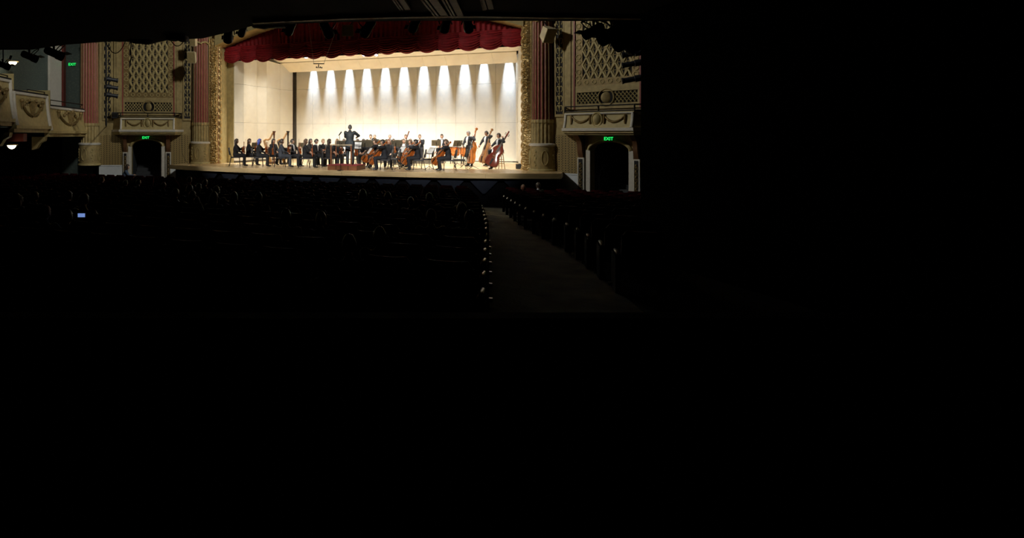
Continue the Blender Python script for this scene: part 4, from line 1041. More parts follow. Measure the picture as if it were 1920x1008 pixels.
BODY = {}
def make_body(key, j, suit, skin, hairmat, sleeves=True, voxel=.021, fat=1., bare=False):
    """one continuous skin grown over the joints j (dict of Vectors), head and hands joined on"""
    mb = MB(); segs = []
    def cap(a, ra, b, rb, lab): mb.capsule(a, ra, b, rb, 10); segs.append((a, b, ra, rb, lab))
    pel, ch, nk, hd = j['pelvis'], j['chest'], j['neck'], j['head']; sx = (j['shR'] - j['shL']).normalized(); ax = (nk - pel).normalized(); fw = sx.cross(ax) * -1; fw.normalize()
    sw = (j['shR'] - j['shL']).length / 2
    spec = [(pel - ax * .09, .12 * fat, .10), (pel, .165 * fat, .125 * fat), (lerp(pel, ch, .4), .148 * fat, .112 * fat), (lerp(pel, ch, .8), .165 * fat, .122 * fat), (lerp(ch, nk, .25), sw * .93, .118), (lerp(ch, nk, .62), sw * .80, .092), (lerp(ch, nk, .92), .075, .066), (nk + ax * .03, .055, .055)]
    mb.loft([[p + sx * (rx * cos(2 * pi * k / 18)) + fw * (ry * sin(2 * pi * k / 18)) for k in range(18)] for p, rx, ry in spec])
    for (p, rx, ry), (p2, rx2, ry2) in zip(spec[:-2], spec[1:-1]): segs.append((p, p2, (rx + ry) / 2, (rx2 + ry2) / 2, 'torso'))
    cap(nk - ax * .03, .056, lerp(nk, hd, .75), .050, 'neck')
    for s_ in 'LR':
        cap(lerp(j['sh' + s_], ch, .06), .080, j['el' + s_], .064, 'arm'); cap(j['el' + s_], .060, lerp(j['el' + s_], j['wr' + s_], .88), .044, 'arm' if sleeves else 'skinarm')
        cap(lerp(j['el' + s_], j['wr' + s_], .88), .030, j['wr' + s_], .024, 'skin')
        cap(j['hip' + s_], .112 * fat, j['kn' + s_], .084, 'leg'); cap(j['kn' + s_], .080, j['an' + s_], .068, 'leg')
        ft = j['to' + s_] - j['an' + s_]; cap(j['an' + s_] - Vector((0, 0, .035)), .042, j['to' + s_], .034, 'shoe')
    me = mb.mesh('tmp', [suit]); o = obj('tmp', me)
    md = o.modifiers.new('r', 'REMESH'); md.mode = 'VOXEL'; md.voxel_size = voxel
    sm = o.modifiers.new('s', 'SMOOTH'); sm.factor = .5; sm.iterations = 4
    bpy.context.view_layer.update(); ev = o.evaluated_get(bpy.context.evaluated_depsgraph_get()).to_mesh()
    vs = [v.co.copy() for v in ev.vertices]; fs = [tuple(p.vertices) for p in ev.polygons]
    bpy.data.objects.remove(o); bpy.data.meshes.remove(me)
    lab2 = {'torso': 0, 'arm': 0, 'leg': 0, 'shoe': 2, 'neck': 1, 'skin': 1, 'skinarm': 1}
    out = MB(); mi = []
    segf = [(a, b - a, max(1e-9, (b - a).length_squared), ra, rb, lab2[l]) for a, b, ra, rb, l in segs]
    for f in fs:
        c = (vs[f[0]] + vs[f[len(f) // 2]]) / 2; best = 1e9; bl = 0
        for a, d, L2, ra, rb, l in segf:
            v = c - a; t = v.dot(d) / L2; t = 0 if t < 0 else 1 if t > 1 else t
            q = (v - d * t).length - (ra + (rb - ra) * t)
            if l == 1: q += .004
            if q < best: best = q; bl = l
        mi.append(bl)
    out.v = [tuple(v) for v in vs]; out.f = fs; out.m = mi
    for s_, sg in (('L', -1), ('R', 1)):
        dr = j.get('hd' + s_, j['wr' + s_] - j['el' + s_]); hand_mb(out, j['wr' + s_], dr, j.get('hu' + s_, Vector((0, 0, 1))), sg, j.get('cu' + s_, .7), 1)
    head_mb(out, hd, j['R'], 1, 3, 4, 5, 6)
    return out.mesh('person', [suit, skin, M_shoe, M_eye, M_iris, M_lip, hairmat], 70)

def joints(sit=True, lean=.06, seat=.46, female=False, knees=.13, handL=None, handR=None, head_yaw=0, head_pitch=0, poleL=(-.7, -.5, -.6), poleR=(.7, -.5, -.6), feet=.0, h=1.):
    V = Vector; j = {}
    sw = .178 if female else .205
    pel = V((0, 0, seat + .09)) if sit else V((0, 0, .94 * h)); up = V((0, sin(lean), cos(lean)))
    ch = pel + up * .33; nk = pel + up * .50; hd = nk + V((0, sin(lean * .6) + .03, 1)).normalized() * .155
    j.update(pelvis=pel, chest=ch, neck=nk, head=hd + V((0, .02, 0)))
    sh = pel + up * .445
    for s_, sg in (('L', -1), ('R', 1)):
        j['sh' + s_] = sh + V((sg * sw, 0, 0)); j['hip' + s_] = pel + V((sg * .095, 0, -.03))
        if sit:
            j['kn' + s_] = V((sg * knees, .43, seat + .055)); j['an' + s_] = V((sg * (knees + .01), .42 + feet, .085)); j['to' + s_] = V((sg * (knees + .03), .57 + feet, .034))
        else:
            j['kn' + s_] = V((sg * .10, .02, .50 * h)); j['an' + s_] = V((sg * .11, -.02, .085)); j['to' + s_] = V((sg * .14, .13, .034))
    dl = V((-.13, .36, seat + .17)) if sit else V((-.24, .08, .82 * h)); dr_ = V((.13, .36, seat + .17)) if sit else V((.24, .08, .82 * h))
    for s_, t, pole in (('L', handL, poleL), ('R', handR, poleR)):
        t = V(t) if t else (dl if s_ == 'L' else dr_)
        j['el' + s_], j['wr' + s_] = ik(j['sh' + s_], t, .28, .25, V(pole))
    j['R'] = Matrix.Rotation(head_yaw, 3, 'Z') @ Matrix.Rotation(head_pitch, 3, 'X')
    return j

def person(M, label, j, suit=None, skin=0, hair='dark', style='short', shirt=None, group=None, sleeves=True, key=None, voxel=.021, fat=1.14, tails=False):
    suit = suit or M_suit
    if key and key in BODY: me = BODY[key]
    else:
        me = make_body(key, j, suit, SK[skin], HR[hair], sleeves, voxel, fat)
        if key: BODY[key] = me
    o = obj('person', me); o.matrix_world = M; tag(o, label, 'person', group)
    if style: hair_mb(style, j['head'], j['R'], random.random() * 6).build('hair', HR[hair], o, 80)
    if shirt:
        ch, pel, nk = j['chest'], j['pelvis'], j['neck']; ax = (nk - pel).normalized(); fw = Vector((0, ax.z, -ax.y)); sx = Vector((1, 0, 0))
        rows = [(.10, .02, .150), (.22, .045, .155), (.34, .068, .148), (.42, .070, .132), (.47, .055, .112), (.50, .04, .09)]
        mb = MB(); P = []
        for h, w, y in rows: P.append([pel + ax * h + sx * (w * k) + fw * (y + .012 - .02 * abs(k)) for k in (-1, -.5, 0, .5, 1)])
        mb.grid(P); mb.grid([[p - fw * .02 for p in r] for r in P]); mb.build('shirt_front', M_shirt, o, 60)
        mb = MB(); c = pel + ax * .485 + fw * .115
        if shirt == 'bow':
            for s_ in (-1, 1): mb.loft([[c + sx * (s_ * .008) + ax * .01, c + sx * (s_ * .008) - ax * .01, c + sx * (s_ * .008) - ax * .01 + fw * .015, c + sx * (s_ * .008) + ax * .01 + fw * .015], [c + sx * (s_ * .05) + ax * .024, c + sx * (s_ * .05) - ax * .024, c + sx * (s_ * .05) - ax * .024 + fw * .012, c + sx * (s_ * .05) + ax * .024 + fw * .012]])
            mb.build('bow_tie', M_black, o)
        mb = MB(); mb.tube([nk + sx * (.062 * cos(a)) + fw * (.066 * sin(a)) + ax * .012 for a in [2 * pi * i / 14 for i in range(14)]], .016, 6, 0, closed=True); mb.build('collar', M_shirt, o, 60)
    if tails:
        pel = j['pelvis']; mb = MB(); rings = []
        for k in range(6):
            t = k / 5; z = pel.z + .14 - .36 * t; rx = .165 + .03 * t; ry = .125 + .03 * t
            rings.append([Vector((rx * cos(a), ry * sin(a) + .0, z)) for a in [2 * pi * i / 20 for i in range(20)]])
        mb.loft(rings); mb.build('jacket_skirt', suit, o, 60)
    return o

# ================================================================== audience and seats
ACOL = [mat('coat_dark', (.020, .020, .022), .85, sheen=.3), mat('coat_grey', (.12, .12, .11), .85, sheen=.5), mat('coat_olive', (.14, .12, .08), .85, sheen=.5), mat('shirt_white_aud', (.55, .57, .62), .8), mat('shirt_red_aud', (.16, .025, .02), .85), mat('shirt_blue_aud', (.10, .16, .28), .85)]
HTOP = .46 + .09 + .50 + .155 + .125
AL = [ # px, y of head top, hair, style, coat, skin, label
 (308, 340, 'grey', 'bald', 0, 1, 'balding audience member in dark coat nearest the arched doorway'),
 (357, 331, 'grey', 'short', 4, 1, 'grey-haired audience member in dark red near the stage corner'),
 (386, 336, 'red', 'short', 0, 0, 'red-haired audience member left of the white-haired one'),
 (374, 343, 'grey', 'short', 0, 1, 'grey-haired audience member between the red-haired and the brown-haired ones'),
 (357, 346, 'brown', 'short', 0, 1, 'brown-haired audience member in front of a grey-haired one'),
 (407, 348, 'white', 'short', 0, 0, 'white-haired audience member in the group at left of centre'),
 (331, 353, 'dark', 'short', 2, 1, 'dark-haired audience member in an olive jacket'),
 (362, 357, 'grey', 'short', 1, 1, 'grey-haired audience member in a grey jacket'),
 (400, 360, 'brown', 'long', 1, 1, 'long brown-haired audience member behind the white-haired one'),
 (440, 359, 'dark', 'short', 0, 1, 'dark-haired audience member left of a lone white head'),
 (486, 360, 'white', 'short', 0, 0, 'lone white-haired audience member below the red podium'),
 (193, 331, 'red', 'short', 4, 0, 'audience member seen in profile under the dim maroon column'),
 (237, 337, 'dark', 'short', 0, 0, 'audience member at the foot of the arched doorway jamb'),
 (261, 336, 'brown', 'short', 0, 0, 'audience member in front of the arched doorway'),
 (68, 359, 'brown', 'short', 0, 0, 'audience member far left under the lit lamp'),
 (131, 358, 'dark', 'short', 0, 0, 'audience member above the glowing phone'),
 (160, 362, 'dark', 'short', 2, 1, 'audience member in an olive jacket with a lit shoulder'),
 (33, 362, 'dark', 'short', 0, 1, 'audience member at the far left edge'),
 (33, 392, 'dark', 'long', 0, 1, 'long-haired audience member at the lower far left'),
 (88, 385, 'red', 'short', 0, 1, 'audience member with a reddish rim of hair at far left'),
 (128, 396, 'dark', 'short', 0, 1, 'audience member holding up a glowing phone'),
 (537, 391, 'dark', 'short', 0, 1, 'dark audience member left of the blond ponytail'),
 (601, 397, 'blond', 'pony', 0, 0, 'blond audience member with a ponytail in the middle of the stalls'),
 (680, 355, 'brown', 'verylong', 0, 0, 'long-haired audience member seated below the cellists'),
 (727, 359, 'brown', 'short', 0, 0, 'short-haired audience member right of the long-haired one'),
 (770, 374, 'brown', 'short', 0, 0, 'low small head in the row right of the short-haired one'),
 (805, 361, 'dark', 'short', 0, 1, 'audience member with an arm stretched along the seat back'),
 (808, 391, 'dark', 'short', 0, 1, 'audience member behind the one with the stretched arm'),
 (866, 380, 'dark', 'bun', 0, 1, 'audience member at the aisle end with hair up'),
 (880, 393, 'dark', 'short', 0, 1, 'audience member in a dark coat on the aisle seat'),
 (655, 438, 'dark', 'short', 0, 1, 'nearest audience member with hunched shoulders at the centre'),
 (712, 424, 'dark', 'short', 1, 1, 'broad audience member in grey near the centre foreground'),
 (980, 346, 'red', 'short', 4, 1, 'reddish-haired audience member right of the aisle'),
 (1008, 342, 'dark', 'short', 3, 1, 'audience member in a white shirt right of the aisle'),
]
DIST = {680: 14.5, 727: 14, 770: 14.8, 805: 13, 808: 9.6, 866: 10.2, 880: 9.2, 601: 8.2, 537: 9.4, 655: 6.9, 712: 7.0, 193: 22, 237: 21.5, 261: 21.5, 160: 11, 88: 10, 128: 9, 980: 22, 1008: 22.5}
abase = joints(True, -.10, .46, False, .13); abase2 = joints(True, .02, .46, True, .11)
for i, (px, yt, hr, st, co, sk, lab) in enumerate(AL):
    # distance read from the size of the head
    d = DIST.get(px) or (21 if yt < 335 else 19 if yt < 341 else 16.5 if yt < 346 else 14.6 if yt < 351 else 13.8 if yt < 358 else 13.)
    p = CW(Lx(px, d), d, 0); e = p.y - CAM.y
    e = min(ROWS, key=lambda r: abs(r - e)); d2 = e / (FWD.y + (px - 600) / F * RGT.y)
    p = CW(Lx(px, d2), d2, 0); zt = 1.54 - (yt - 252) / F * d2; sc = max(.90, min(1.10, (zt - gz(p.y)) / HTOP))
    zo = zt - (gz(p.y) + HTOP * sc); zo = max(-.16, min(.16, zo)); AUD.append((p.x, p.y))
    face = Vector((0, 2, 0)) - Vector((p.x, p.y, 0)); rz = math.atan2(-face.x, face.y) * .8
    M = Matrix.Translation((p.x, p.y, gz(p.y) + zo)) @ Matrix.Rotation(rz, 4, 'Z') @ Matrix.Scale(sc, 4)
    jj = abase2 if st in ('long', 'verylong', 'pony', 'bun') else abase; key = ('a', st in ('long', 'verylong', 'pony', 'bun'), co, sk)
    if i in (20, 26):
        jj = joints(True, -.08, .46, False, .13, handL=(-.10, .36, 1.0) if i == 20 else None, handR=(.16, .38, 1.02) if i == 20 else (.62, .06, .98)); key = None
    person(M, lab, jj, ACOL[co], sk, hr, st, None, 'audience', key=key, voxel=.026)
    if i == 20:
        ph = thing('phone', 'glowing phone held up by an audience member at far left', 'phone', M=frame(PP(136, 409, d2 - .0) + FWD * .35, (0, 0, 1), FWD))
        mb = MB(); mb.box((-.062, -.006, -.034), (.062, .006, .034)); mb.build('case', M_black, ph)
        mb = MB(); mb.box((-.056, -.008, -.029), (.056, -.006, .029)); mb.build('screen', mat('phone_screen', (.1, .15, .3), .3, var=0, emit=(.22, .36, .80), es=.5), ph)
# person leaning on the wall ledge by the left doorway
pw_ = PP(232, 330, 29.6)
person(Matrix.Translation((pw_.x, pw_.y, -1.22)) @ Matrix.Rotation(radians(-50), 4, 'Z'), 'long-haired person in a pale blue jacket beside the left doorway', joints(True, .25, .46, True, .12, handL=(-.05, .42, .80), handR=(.12, .45, .80)), ACOL[5], 0, 'dark', 'long', key=None, voxel=.026)
cnt = 0; far = []
for e in ROWS:
    Y = CAM.y + e; z = gz(Y); aX = [a for a in AUD if abs(a[1] - Y) < .05]
    L = interp(EL, e) - .34; X = []
    x = L
    while True:
        p = Vector((x, Y, z)); q, d = vis_px(p)
        if q is None or q < -70 or (p - CAM).dot(RGT) < -13.4: break
        X.append((x, 1 if x == L else 0, 'left', len(X) + 1)); x -= .575
    x = interp(ER, e) + .34; first = True; nl = len(X)
    while True:
        p = Vector((x, Y, z)); q, d = vis_px(p)
        if q is None or q > 1225 or ((p - CAM).dot(RGT) > 6.1 and d < 13.2) or x > 13.0: break
        X.append((x, 2 if first else 0, 'right', len(X) + 1 - nl)); first = False; x += .575
    keep = [(x, k, s, c) for x, k, s, c in X if k or not any(abs(a[0] - x) < .30 for a in aX)]
    for x, k, s, c in keep: far.append((e, x, Y, z, k, s, ROWS.index(e) + 1, c))
far.sort(key=lambda t: (-(t[4] > 0), t[0]))
side_lab = {0: 'dark red upholstered theatre seat in the unlit rows', 1: 'theatre seat on the left side of the aisle', 2: 'theatre seat on the right side of the aisle'}
rest = MB(); sm_ = seat_mb()
nth = {1: 0, 2: 0}
ORD = ['first', 'second', 'third', 'fourth', 'fifth', 'sixth', 'seventh', 'eighth', 'ninth', 'tenth', 'eleventh', 'twelfth', 'thirteenth', 'fourteenth', 'fifteenth', 'sixteenth', 'seventeenth', 'eighteenth', 'nineteenth']
def onum(n): return ORD[n - 1] if n <= 19 else ('twentieth' if n == 20 else 'twenty-' + ORD[n - 21] if n < 30 else 'thirtieth' if n == 30 else 'thirty-' + ORD[n - 31])
for i, (e, x, Y, z, k, sd_, ri, ci) in enumerate(far):
    rz = -math.atan2(0 - x, 30) * .35
    if i < 300:
        o = obj('theatre_seat', seat_me); o.location = (x, Y, z + .0); o.rotation_euler = (0, 0, rz * .5)
        lab = 'theatre seat %s of the aisle, %s row from the camera, %s from the aisle' % (sd_, onum(ri), onum(ci))
        if k:
            lab = 'end seat on the %s of the aisle, %s row from the camera' % ('left' if k == 1 else 'right', onum(ri))
        tag(o, lab, 'seat', 'theatre seats')
        if k:
            s_ = 1 if k == 1 else -1
            a = obj('armrest', arm_me, o); a.location = (s_ * .285, 0, 0)
            a = obj('end_panel', end_me, o); a.location = (s_ * .315, 0, 0)
            a = obj('foot_light_block', lt_me, o); a.location = (s_ * .36, .1, 0)
    else:
        rest.add([Vector(v) + Vector((x, Y, z)) for v in sm_.v], sm_.f, 0)
if rest.v:
    o = rest.build('theatre_seats', M_seat, None, 40); tag(o, 'rows of dark red seats nearest the stage apron', 'seats', None, 'stuff')
# ================================================================== ORCHESTRA: furniture and instruments
def make_chair():
    r = empty('orchestra_chair')
    mb = MB(); mb.loft([[Vector((x * w, y * w + .02, z)) for x, y in ((-.23, -.21), (-.15, -.235), (.15, -.235), (.23, -.21), (.23, .20), (.16, .225), (-.16, .225), (-.23, .20))] for z, w in ((.40, .96), (.425, 1), (.455, .97))]); mb.build('seat', M_chair, r, 50)
    rings = []
    for j_ in range(6):
        t = j_ / 5; z = .54 + .36 * t; w = .21 - .03 * t * t; y = -.24 - .05 * t
        rings.append([Vector((-w, y, z)), Vector((0, y - .03, z)), Vector((w, y, z)), Vector((w, y - .035, z)), Vector((0, y - .07, z)), Vector((-w, y - .035, z))])
    mb = MB(); mb.loft(rings); mb.build('backrest', M_chair, r, 50)
    for s_ in (-1, 1):
        mb = MB(); mb.tube([(s_ * .21, .20, .41), (s_ * .225, .23, .0)], .013, 6); mb.build('leg', M_steel, r)
        mb = MB(); mb.tube([(s_ * .20, -.27, .72), (s_ * .21, -.20, .42), (s_ * .225, -.30, .0)], .013, 6); mb.build('leg', M_steel, r)
    mb = MB(); mb.tube([(-.21, -.20, .40), (.21, -.20, .40)], .012, 6); mb.build('stretcher', M_steel, r)
    return r
def make_stand(h=1.05, tilt=65, page=False):
    r = empty('music_stand')
    mb = MB(); mb.tube([(0, 0, .12), (0, 0, h)], .012, 6); mb.build('pole', M_steel, r)
    for k in range(3):
        a = 2 * pi * k / 3 + .5; mb = MB(); mb.tube([(0, 0, .16), (.13 * cos(a), .13 * sin(a), .07), (.27 * cos(a), .27 * sin(a), .012)], .011, 6); mb.build('leg', M_steel, r)
    c, s = cos(radians(tilt)), sin(radians(tilt))
    T = lambda x, y, z: Vector((x, -y * c + z * s * 0 - z * c * 0 + (-z * 0), 0))
    D = lambda x, v, n: Vector((x, v * c + n * s, h + v * s - n * c + .0))     # v up the desk, n out of its front (towards the player at -y)
    mb = MB(); q = [D(-.25, -.04, 0), D(.25, -.04, 0), D(.25, .30, 0), D(-.25, .30, 0)]; nn = Vector((0, s, -c)) * .008
    mb.loft([q, [p + nn for p in q]]); dk = mb.build('desk', M_desk, r)
    mb = MB(); q = [D(-.25, -.04, 0), D(.25, -.04, 0), D(.25, -.04, -.05), D(-.25, -.04, -.05)]; mb.loft([q, [p - Vector((0, c, s)) * .006 for p in q]]); mb.build('ledge', M_desk, dk)
    mb = MB(); mb.tube([D(0, -.02, .01), D(0, .18, .01)], .02, 6); mb.build('desk_bracket', M_steel, r)
    if page:
        mb = MB(); 
        for a, b in ((-.22, -.003), (.003, .22)):
            q = [D(a, -.02, -.006), D(b, -.02, -.006), D(b, .27, -.006), D(a, .27, -.006)]; mb.loft([q, [p - nn * .4 for p in q]])
        mb.build('sheet_music', M_page, dk)
    return r
def outline(kind, n=28):
    """half outline of a bowed instrument body, length 1, as (z, halfwidth)"""
    if kind == 'bass': P = [(0, .10), (.02, .20), (.10, .285), (.20, .30), (.32, .265), (.42, .205), (.50, .185), (.58, .20), (.68, .225), (.76, .215), (.85, .16), (.93, .09), (1., .045)]
    else: P = [(0, .10), (.015, .18), (.08, .27), (.19, .295), (.31, .265), (.38, .225), (.44, .19), (.52, .175), (.60, .195), (.66, .225), (.78, .238), (.90, .19), (.97, .11), (1., .04)]
    return P
def make_bowed(kind, L, neck, mbody, endpin=0., name='violin'):
    """body from z=0 to L, neck and scroll above; table faces +y"""
    r = empty(name); P = outline('bass' if kind == 'bass' else 'v'); T = L * (.16 if kind != 'violin' else .10)
    pts = [(w * L, z * L) for z, w in P] + [(-w * L, z * L) for z, w in reversed(P)]
    mb = MB(); k = len(pts)
    cen = Vector((0, 0, L * .5))
    def ring(y, s): return [Vector((x * s, y, L * .5 + (z - L * .5) * s)) for x, z in pts]
    rings = [ring(-T * .62, .55), ring(-T * .52, .90), ring(-T * .46, 1.0), ring(-T * .40, .975), ring(T * .40, .975), ring(T * .46, 1.0), ring(T * .52, .90), ring(T * .62, .55)]
    mb.loft(rings); bdy = mb.build('body', mbody, r, 50)
    w = L * .045; nt_ = L + neck; PL = 1.5 if kind == 'bass' else 2.4
    mb = MB(); mb.loft([[Vector((-w, T * .78, L * .62)), Vector((w, T * .78, L * .62)), Vector((w, T * .62, L * .62)), Vector((-w, T * .62, L * .62))], [Vector((-w * .6, T * .5, nt_)), Vector((w * .6, T * .5, nt_)), Vector((w * .6, T * .42, nt_)), Vector((-w * .6, T * .42, nt_))]]); mb.build('fingerboard', M_ebony, r)
    mb = MB(); mb.tube([(0, T * .30, L * .97), (0, T * .34, L + neck * .5), (0, T * .36, nt_), (0, T * .30, nt_ + neck * .22), (0, T * .05, nt_ + neck * .40)], [w * .95, w * .8, w * .8, w * .75, w * .6], 8); nko = mb.build('neck', mbody, r, 60)
    sr = w * 1.15; sc_ = Vector((0, T * .15, nt_ + neck * .42)); mb = MB()
    sp = [sc_ + Vector((0, (sr * (1 - t * .75)) * cos(t * 4 * pi), (sr * (1 - t * .75)) * sin(t * 4 * pi))) for t in [i / 22 for i in range(23)]]
    mb.tube(sp, [w * .62 * (1 - .3 * i / 22) for i in range(23)], 7); mb.build('scroll', mbody, nko, 60)
    for i in range(4):
        z = nt_ + neck * (.07 + .07 * i); s_ = 1 if i % 2 else -1; mb = MB(); mb.tube([(0, T * .3, z), (s_ * w * PL, T * .3, z)], w * .16, 5); mb.sphere((s_ * w * (PL + .3), T * .3, z), (w * .5, w * .2, w * .4), 6, 4); mb.build('peg', M_ebony, nko)
    mb = MB(); mb.box((-w * 1.7, T * .5, L * .425), (w * 1.7, T * .95, L * .435)); mb.build('bridge', M_stool, bdy)
    mb = MB(); mb.loft([[Vector((-w * .6, T * .62, L * .04)), Vector((w * .6, T * .62, L * .04)), Vector((w * .6, T * .55, L * .04)), Vector((-w * .6, T * .55, L * .04))], [Vector((-w, T * .85, L * .30)), Vector((w, T * .85, L * .30)), Vector((w, T * .74, L * .30)), Vector((-w, T * .74, L * .30))]]); mb.build('tailpiece', M_ebony, bdy)
    for i in range(4):
        x = w * (-.6 + .4 * i); mb = MB(); mb.tube([(x, T * .84, L * .30), (x * 1.6, T * .97, L * .43), (x * .7, T * .53, nt_)], L * .0028, 4); mb.build('string', M_chrome, r)
    for s_ in (-1, 1):
        mb = MB(); q = [(s_ * L * (.10 + .018 * sin(t * 2 * pi)), T * .575, L * (.36 + .14 * t)) for t in [i / 8 for i in range(9)]]; mb.tube(q, L * .007, 5, flat=.5); mb.build('f_hole', M_ebony, bdy)
    if endpin: mb = MB(); mb.tube([(0, 0, .02), (0, 0, -endpin)], L * .008, 6); mb.build('endpin', M_chrome, r)
    return r
def make_bow(L=.74):
    r = empty('bow'); mb = MB(); mb.tube([(0, 0, 0), (0, .008, L * .5), (0, .0, L * .97), (0, -.02, L)], [.0055, .0045, .004, .003], 6); mb.build('stick', M_bowst, r)
    mb = MB(); mb.box((-.004, -.024, .06), (.004, -.022, L * .99)); mb.build('hair_ribbon', M_bowh, r)
    mb = MB(); mb.box((-.006, -.026, .02), (.006, -.002, .075)); mb.build('frog', M_ebony, r); return r
def make_tube_wind(L, r0, r1, m, name, keys=True):
    r = empty(name); mb = MB(); mb.tube([(0, 0, 0), (0, 0, L * .12), (0, 0, L * .85), (0, 0, L)], [r0 * .6, r0, r0, r1], 10); mb.build('body', m, r, 60)
    if keys:
        for i in range(6): mb = MB(); mb.sphere((0, r0 * 1.1, L * (.2 + .1 * i)), (r0 * .7, r0 * .4, r0 * .9), 6, 4); mb.build('key', M_chrome, r)
    return r
class Proto:
    """builds the first one and copies it, with its parts, for the rest"""
    def __init__(s, fn): s.fn = fn; s.p = None
    def __call__(s, M, label, cat, group=None):
        if s.p is None: s.p = s.fn(); o = s.p
        else: o = copy_tree(s.p)
        o.matrix_world = M; tag(o, label, cat, group); return o
CHAIR = Proto(make_chair); STAND = Proto(make_stand); PSTAND = Proto(lambda: make_stand(.72, 55, True)); VIOLIN = Proto(lambda: make_bowed('violin', .36, .145, M_vio, 0, 'violin'))
CELLO = Proto(lambda: make_bowed('cello', .76, .30, M_cel, .28, 'cello')); BOW = Proto(make_bow)
def face_rz(ang):
    """world z-rotation of a local +y facing for an image-plane angle (0 right, 90 away, 180 left, 270 to the camera)"""
    v = RGT * cos(radians(ang)) + FWD * sin(radians(ang)); return math.atan2(-v.x, v.y)
def base(px, d, ang, z=0.):
    p = CW(Lx(px, d), d, z); return Matrix.Translation(p) @ Matrix.Rotation(face_rz(ang), 4, 'Z')
def place(M, o, z, y): return M @ frame(o, z, y)
CHG = 'orchestra chairs'
def chair_for(M, who): 
    return CHAIR(M @ Matrix.Translation((0, -.02, 0)), 'black padded chair under ' + who, 'chair', CHG)
def violinist(px, d, ang, who, skin=0, hair='dark', style='long', female=True, shirt=None, hy=0., hp=0., pose='rest', suit=None, inst='violin', bow=True, sleeves=True):
    M = base(px, d, ang)
    if pose == 'rest':
        hl, hr = (-.12, .38, .88), (.14, .34, .66)
        j = joints(True, .03, .46, female, .115, hl, hr, hy, hp); j['huL'] = Vector((1, 0, 0)); j['cuL'] = 1.1; j['cuR'] = .8
        vb, vd, vf = Vector((-.12, .36, .60)), Vector((.03, .06, 1)), Vector((.75, .65, 0)); bb, bd = Vector((.14, .42, .60)), Vector((.03, .10, 1))
    elif pose == 'lap':
        hl, hr = (-.06, .36, .80), (.16, .34, .70)
        j = joints(True, .10, .46, female, .12, hl, hr, hy, hp); vb, vd, vf = Vector((-.10, .22, .66)), Vector((.12, .82, .50)), Vector((.3, -.3, 1)); bb, bd = Vector((.17, .36, .70)), Vector((-.2, .75, .5))
    elif pose == 'idle':
        hl, hr = (-.08, .34, .66), (.08, .36, .66); j = joints(True, .02, .46, female, .115, hl, hr, hy, hp); vb, vd, vf = Vector((.27, .34, .52)), Vector((.05, -.05, 1)), Vector((.2, 1, 0)); bb = None
    elif pose == 'play':
        hl, hr = (-.30, .36, 1.06), (.30, .34, .98); j = joints(True, .03, .46, female, .12, hl, hr, .35, -.1, (-.4, .2, -1), (1, -.2, -.2)); vb, vd, vf = Vector((-.06, .10, 1.10)), Vector((-.62, .72, -.08)), Vector((.15, .1, 1)); bb, bd = Vector((.36, .38, 1.0)), Vector((-.9, -.1, .30))
    person(M, who, j, suit or M_suit2, skin, hair, style, shirt, 'musicians', sleeves)
    VIOLIN(place(M, vb, vd, vf), 'small reddish ' + inst + ' held by the ' + who, inst, 'violins and violas')
    if bow and bb is not None: BOW(place(M, bb, bd, (0, -1, 0)), 'thin bow held by the ' + who, 'bow', 'bows')
    chair_for(M, 'the ' + who)
# ---- left strings
violinist(442, 30.0, 4, 'long-haired violinist at the far left end of the orchestra', 1, 'dark', 'wavy')
violinist(466, 30.7, 12, 'violinist with straight brown hair, second from the left end', 0, 'brown', 'long', hy=-.5)
violinist(485, 29.5, 2, 'violinist with long blue hair', 2, 'blue', 'verylong', hy=-.1)
violinist(512, 31.2, -42, 'dark-haired violinist below the left harp', 2, 'black', 'long', pose='idle')
violinist(527, 29.0, 6, 'violinist with tied-back hair in dark grey', 1, 'dark', 'pony', hy=-.15, suit=mat('charcoal_cloth', (.028, .034, .048), .8))
violinist(547, 29.6, -28, 'violinist in a tuxedo with white shirt and quiff', 1, 'black', 'short', False, 'plain', hy=.2)
violinist(572, 28.4, 4, 'violinist with wavy brown hair left of the podium', 0, 'brown', 'wavy', sleeves=False, pose='idle')
violinist(581, 30.6, -30, 'black-haired violinist half hidden behind the wavy-haired one', 2, 'black', 'long', pose='idle')
violinist(590, 29.4, -14, 'violinist in a tuxedo looking down at his violin', 1, 'dark', 'short', False, 'plain', hp=-.3, pose='lap')
violinist(605, 30.2, -55, 'fair-haired violinist facing the hall left of the podium', 0, 'blond', 'short', pose='rest')
violinist(616, 28.6, 4, 'violinist with very long hair just left of the podium', 0, 'dark', 'verylong', sleeves=False, pose='idle')
violinist(632, 29.8, -80, 'violinist with glasses seen behind the microphone stand', 0, 'blond', 'long')
violinist(645, 31.6, -85, 'dark-haired violist half hidden behind the conductor', 1, 'black', 'short', False, 'plain', inst='viola')
violinist(671, 31.6, -110, 'violist with white shirt right of the conductor', 1, 'black', 'short', False, 'plain', pose='play', inst='viola')
violinist(682, 29.8, -108, 'smiling dark-haired violist behind two music stands', 2, 'black', 'long', inst='viola', pose='idle')
violinist(738, 31.6, -105, 'dark-haired violist beside a white candle-like bow tip', 2, 'black', 'short', True, pose='rest', inst='viola')
violinist(770, 30.4, -110, 'violist with curly hair behind the second cellist', 0, 'brown', 'wavy', pose='rest', inst='viola')
violinist(757, 31.4, -100, 'violist bending behind the bassoonist', 1, 'brown', 'short', False, 'plain', pose='lap', inst='viola')

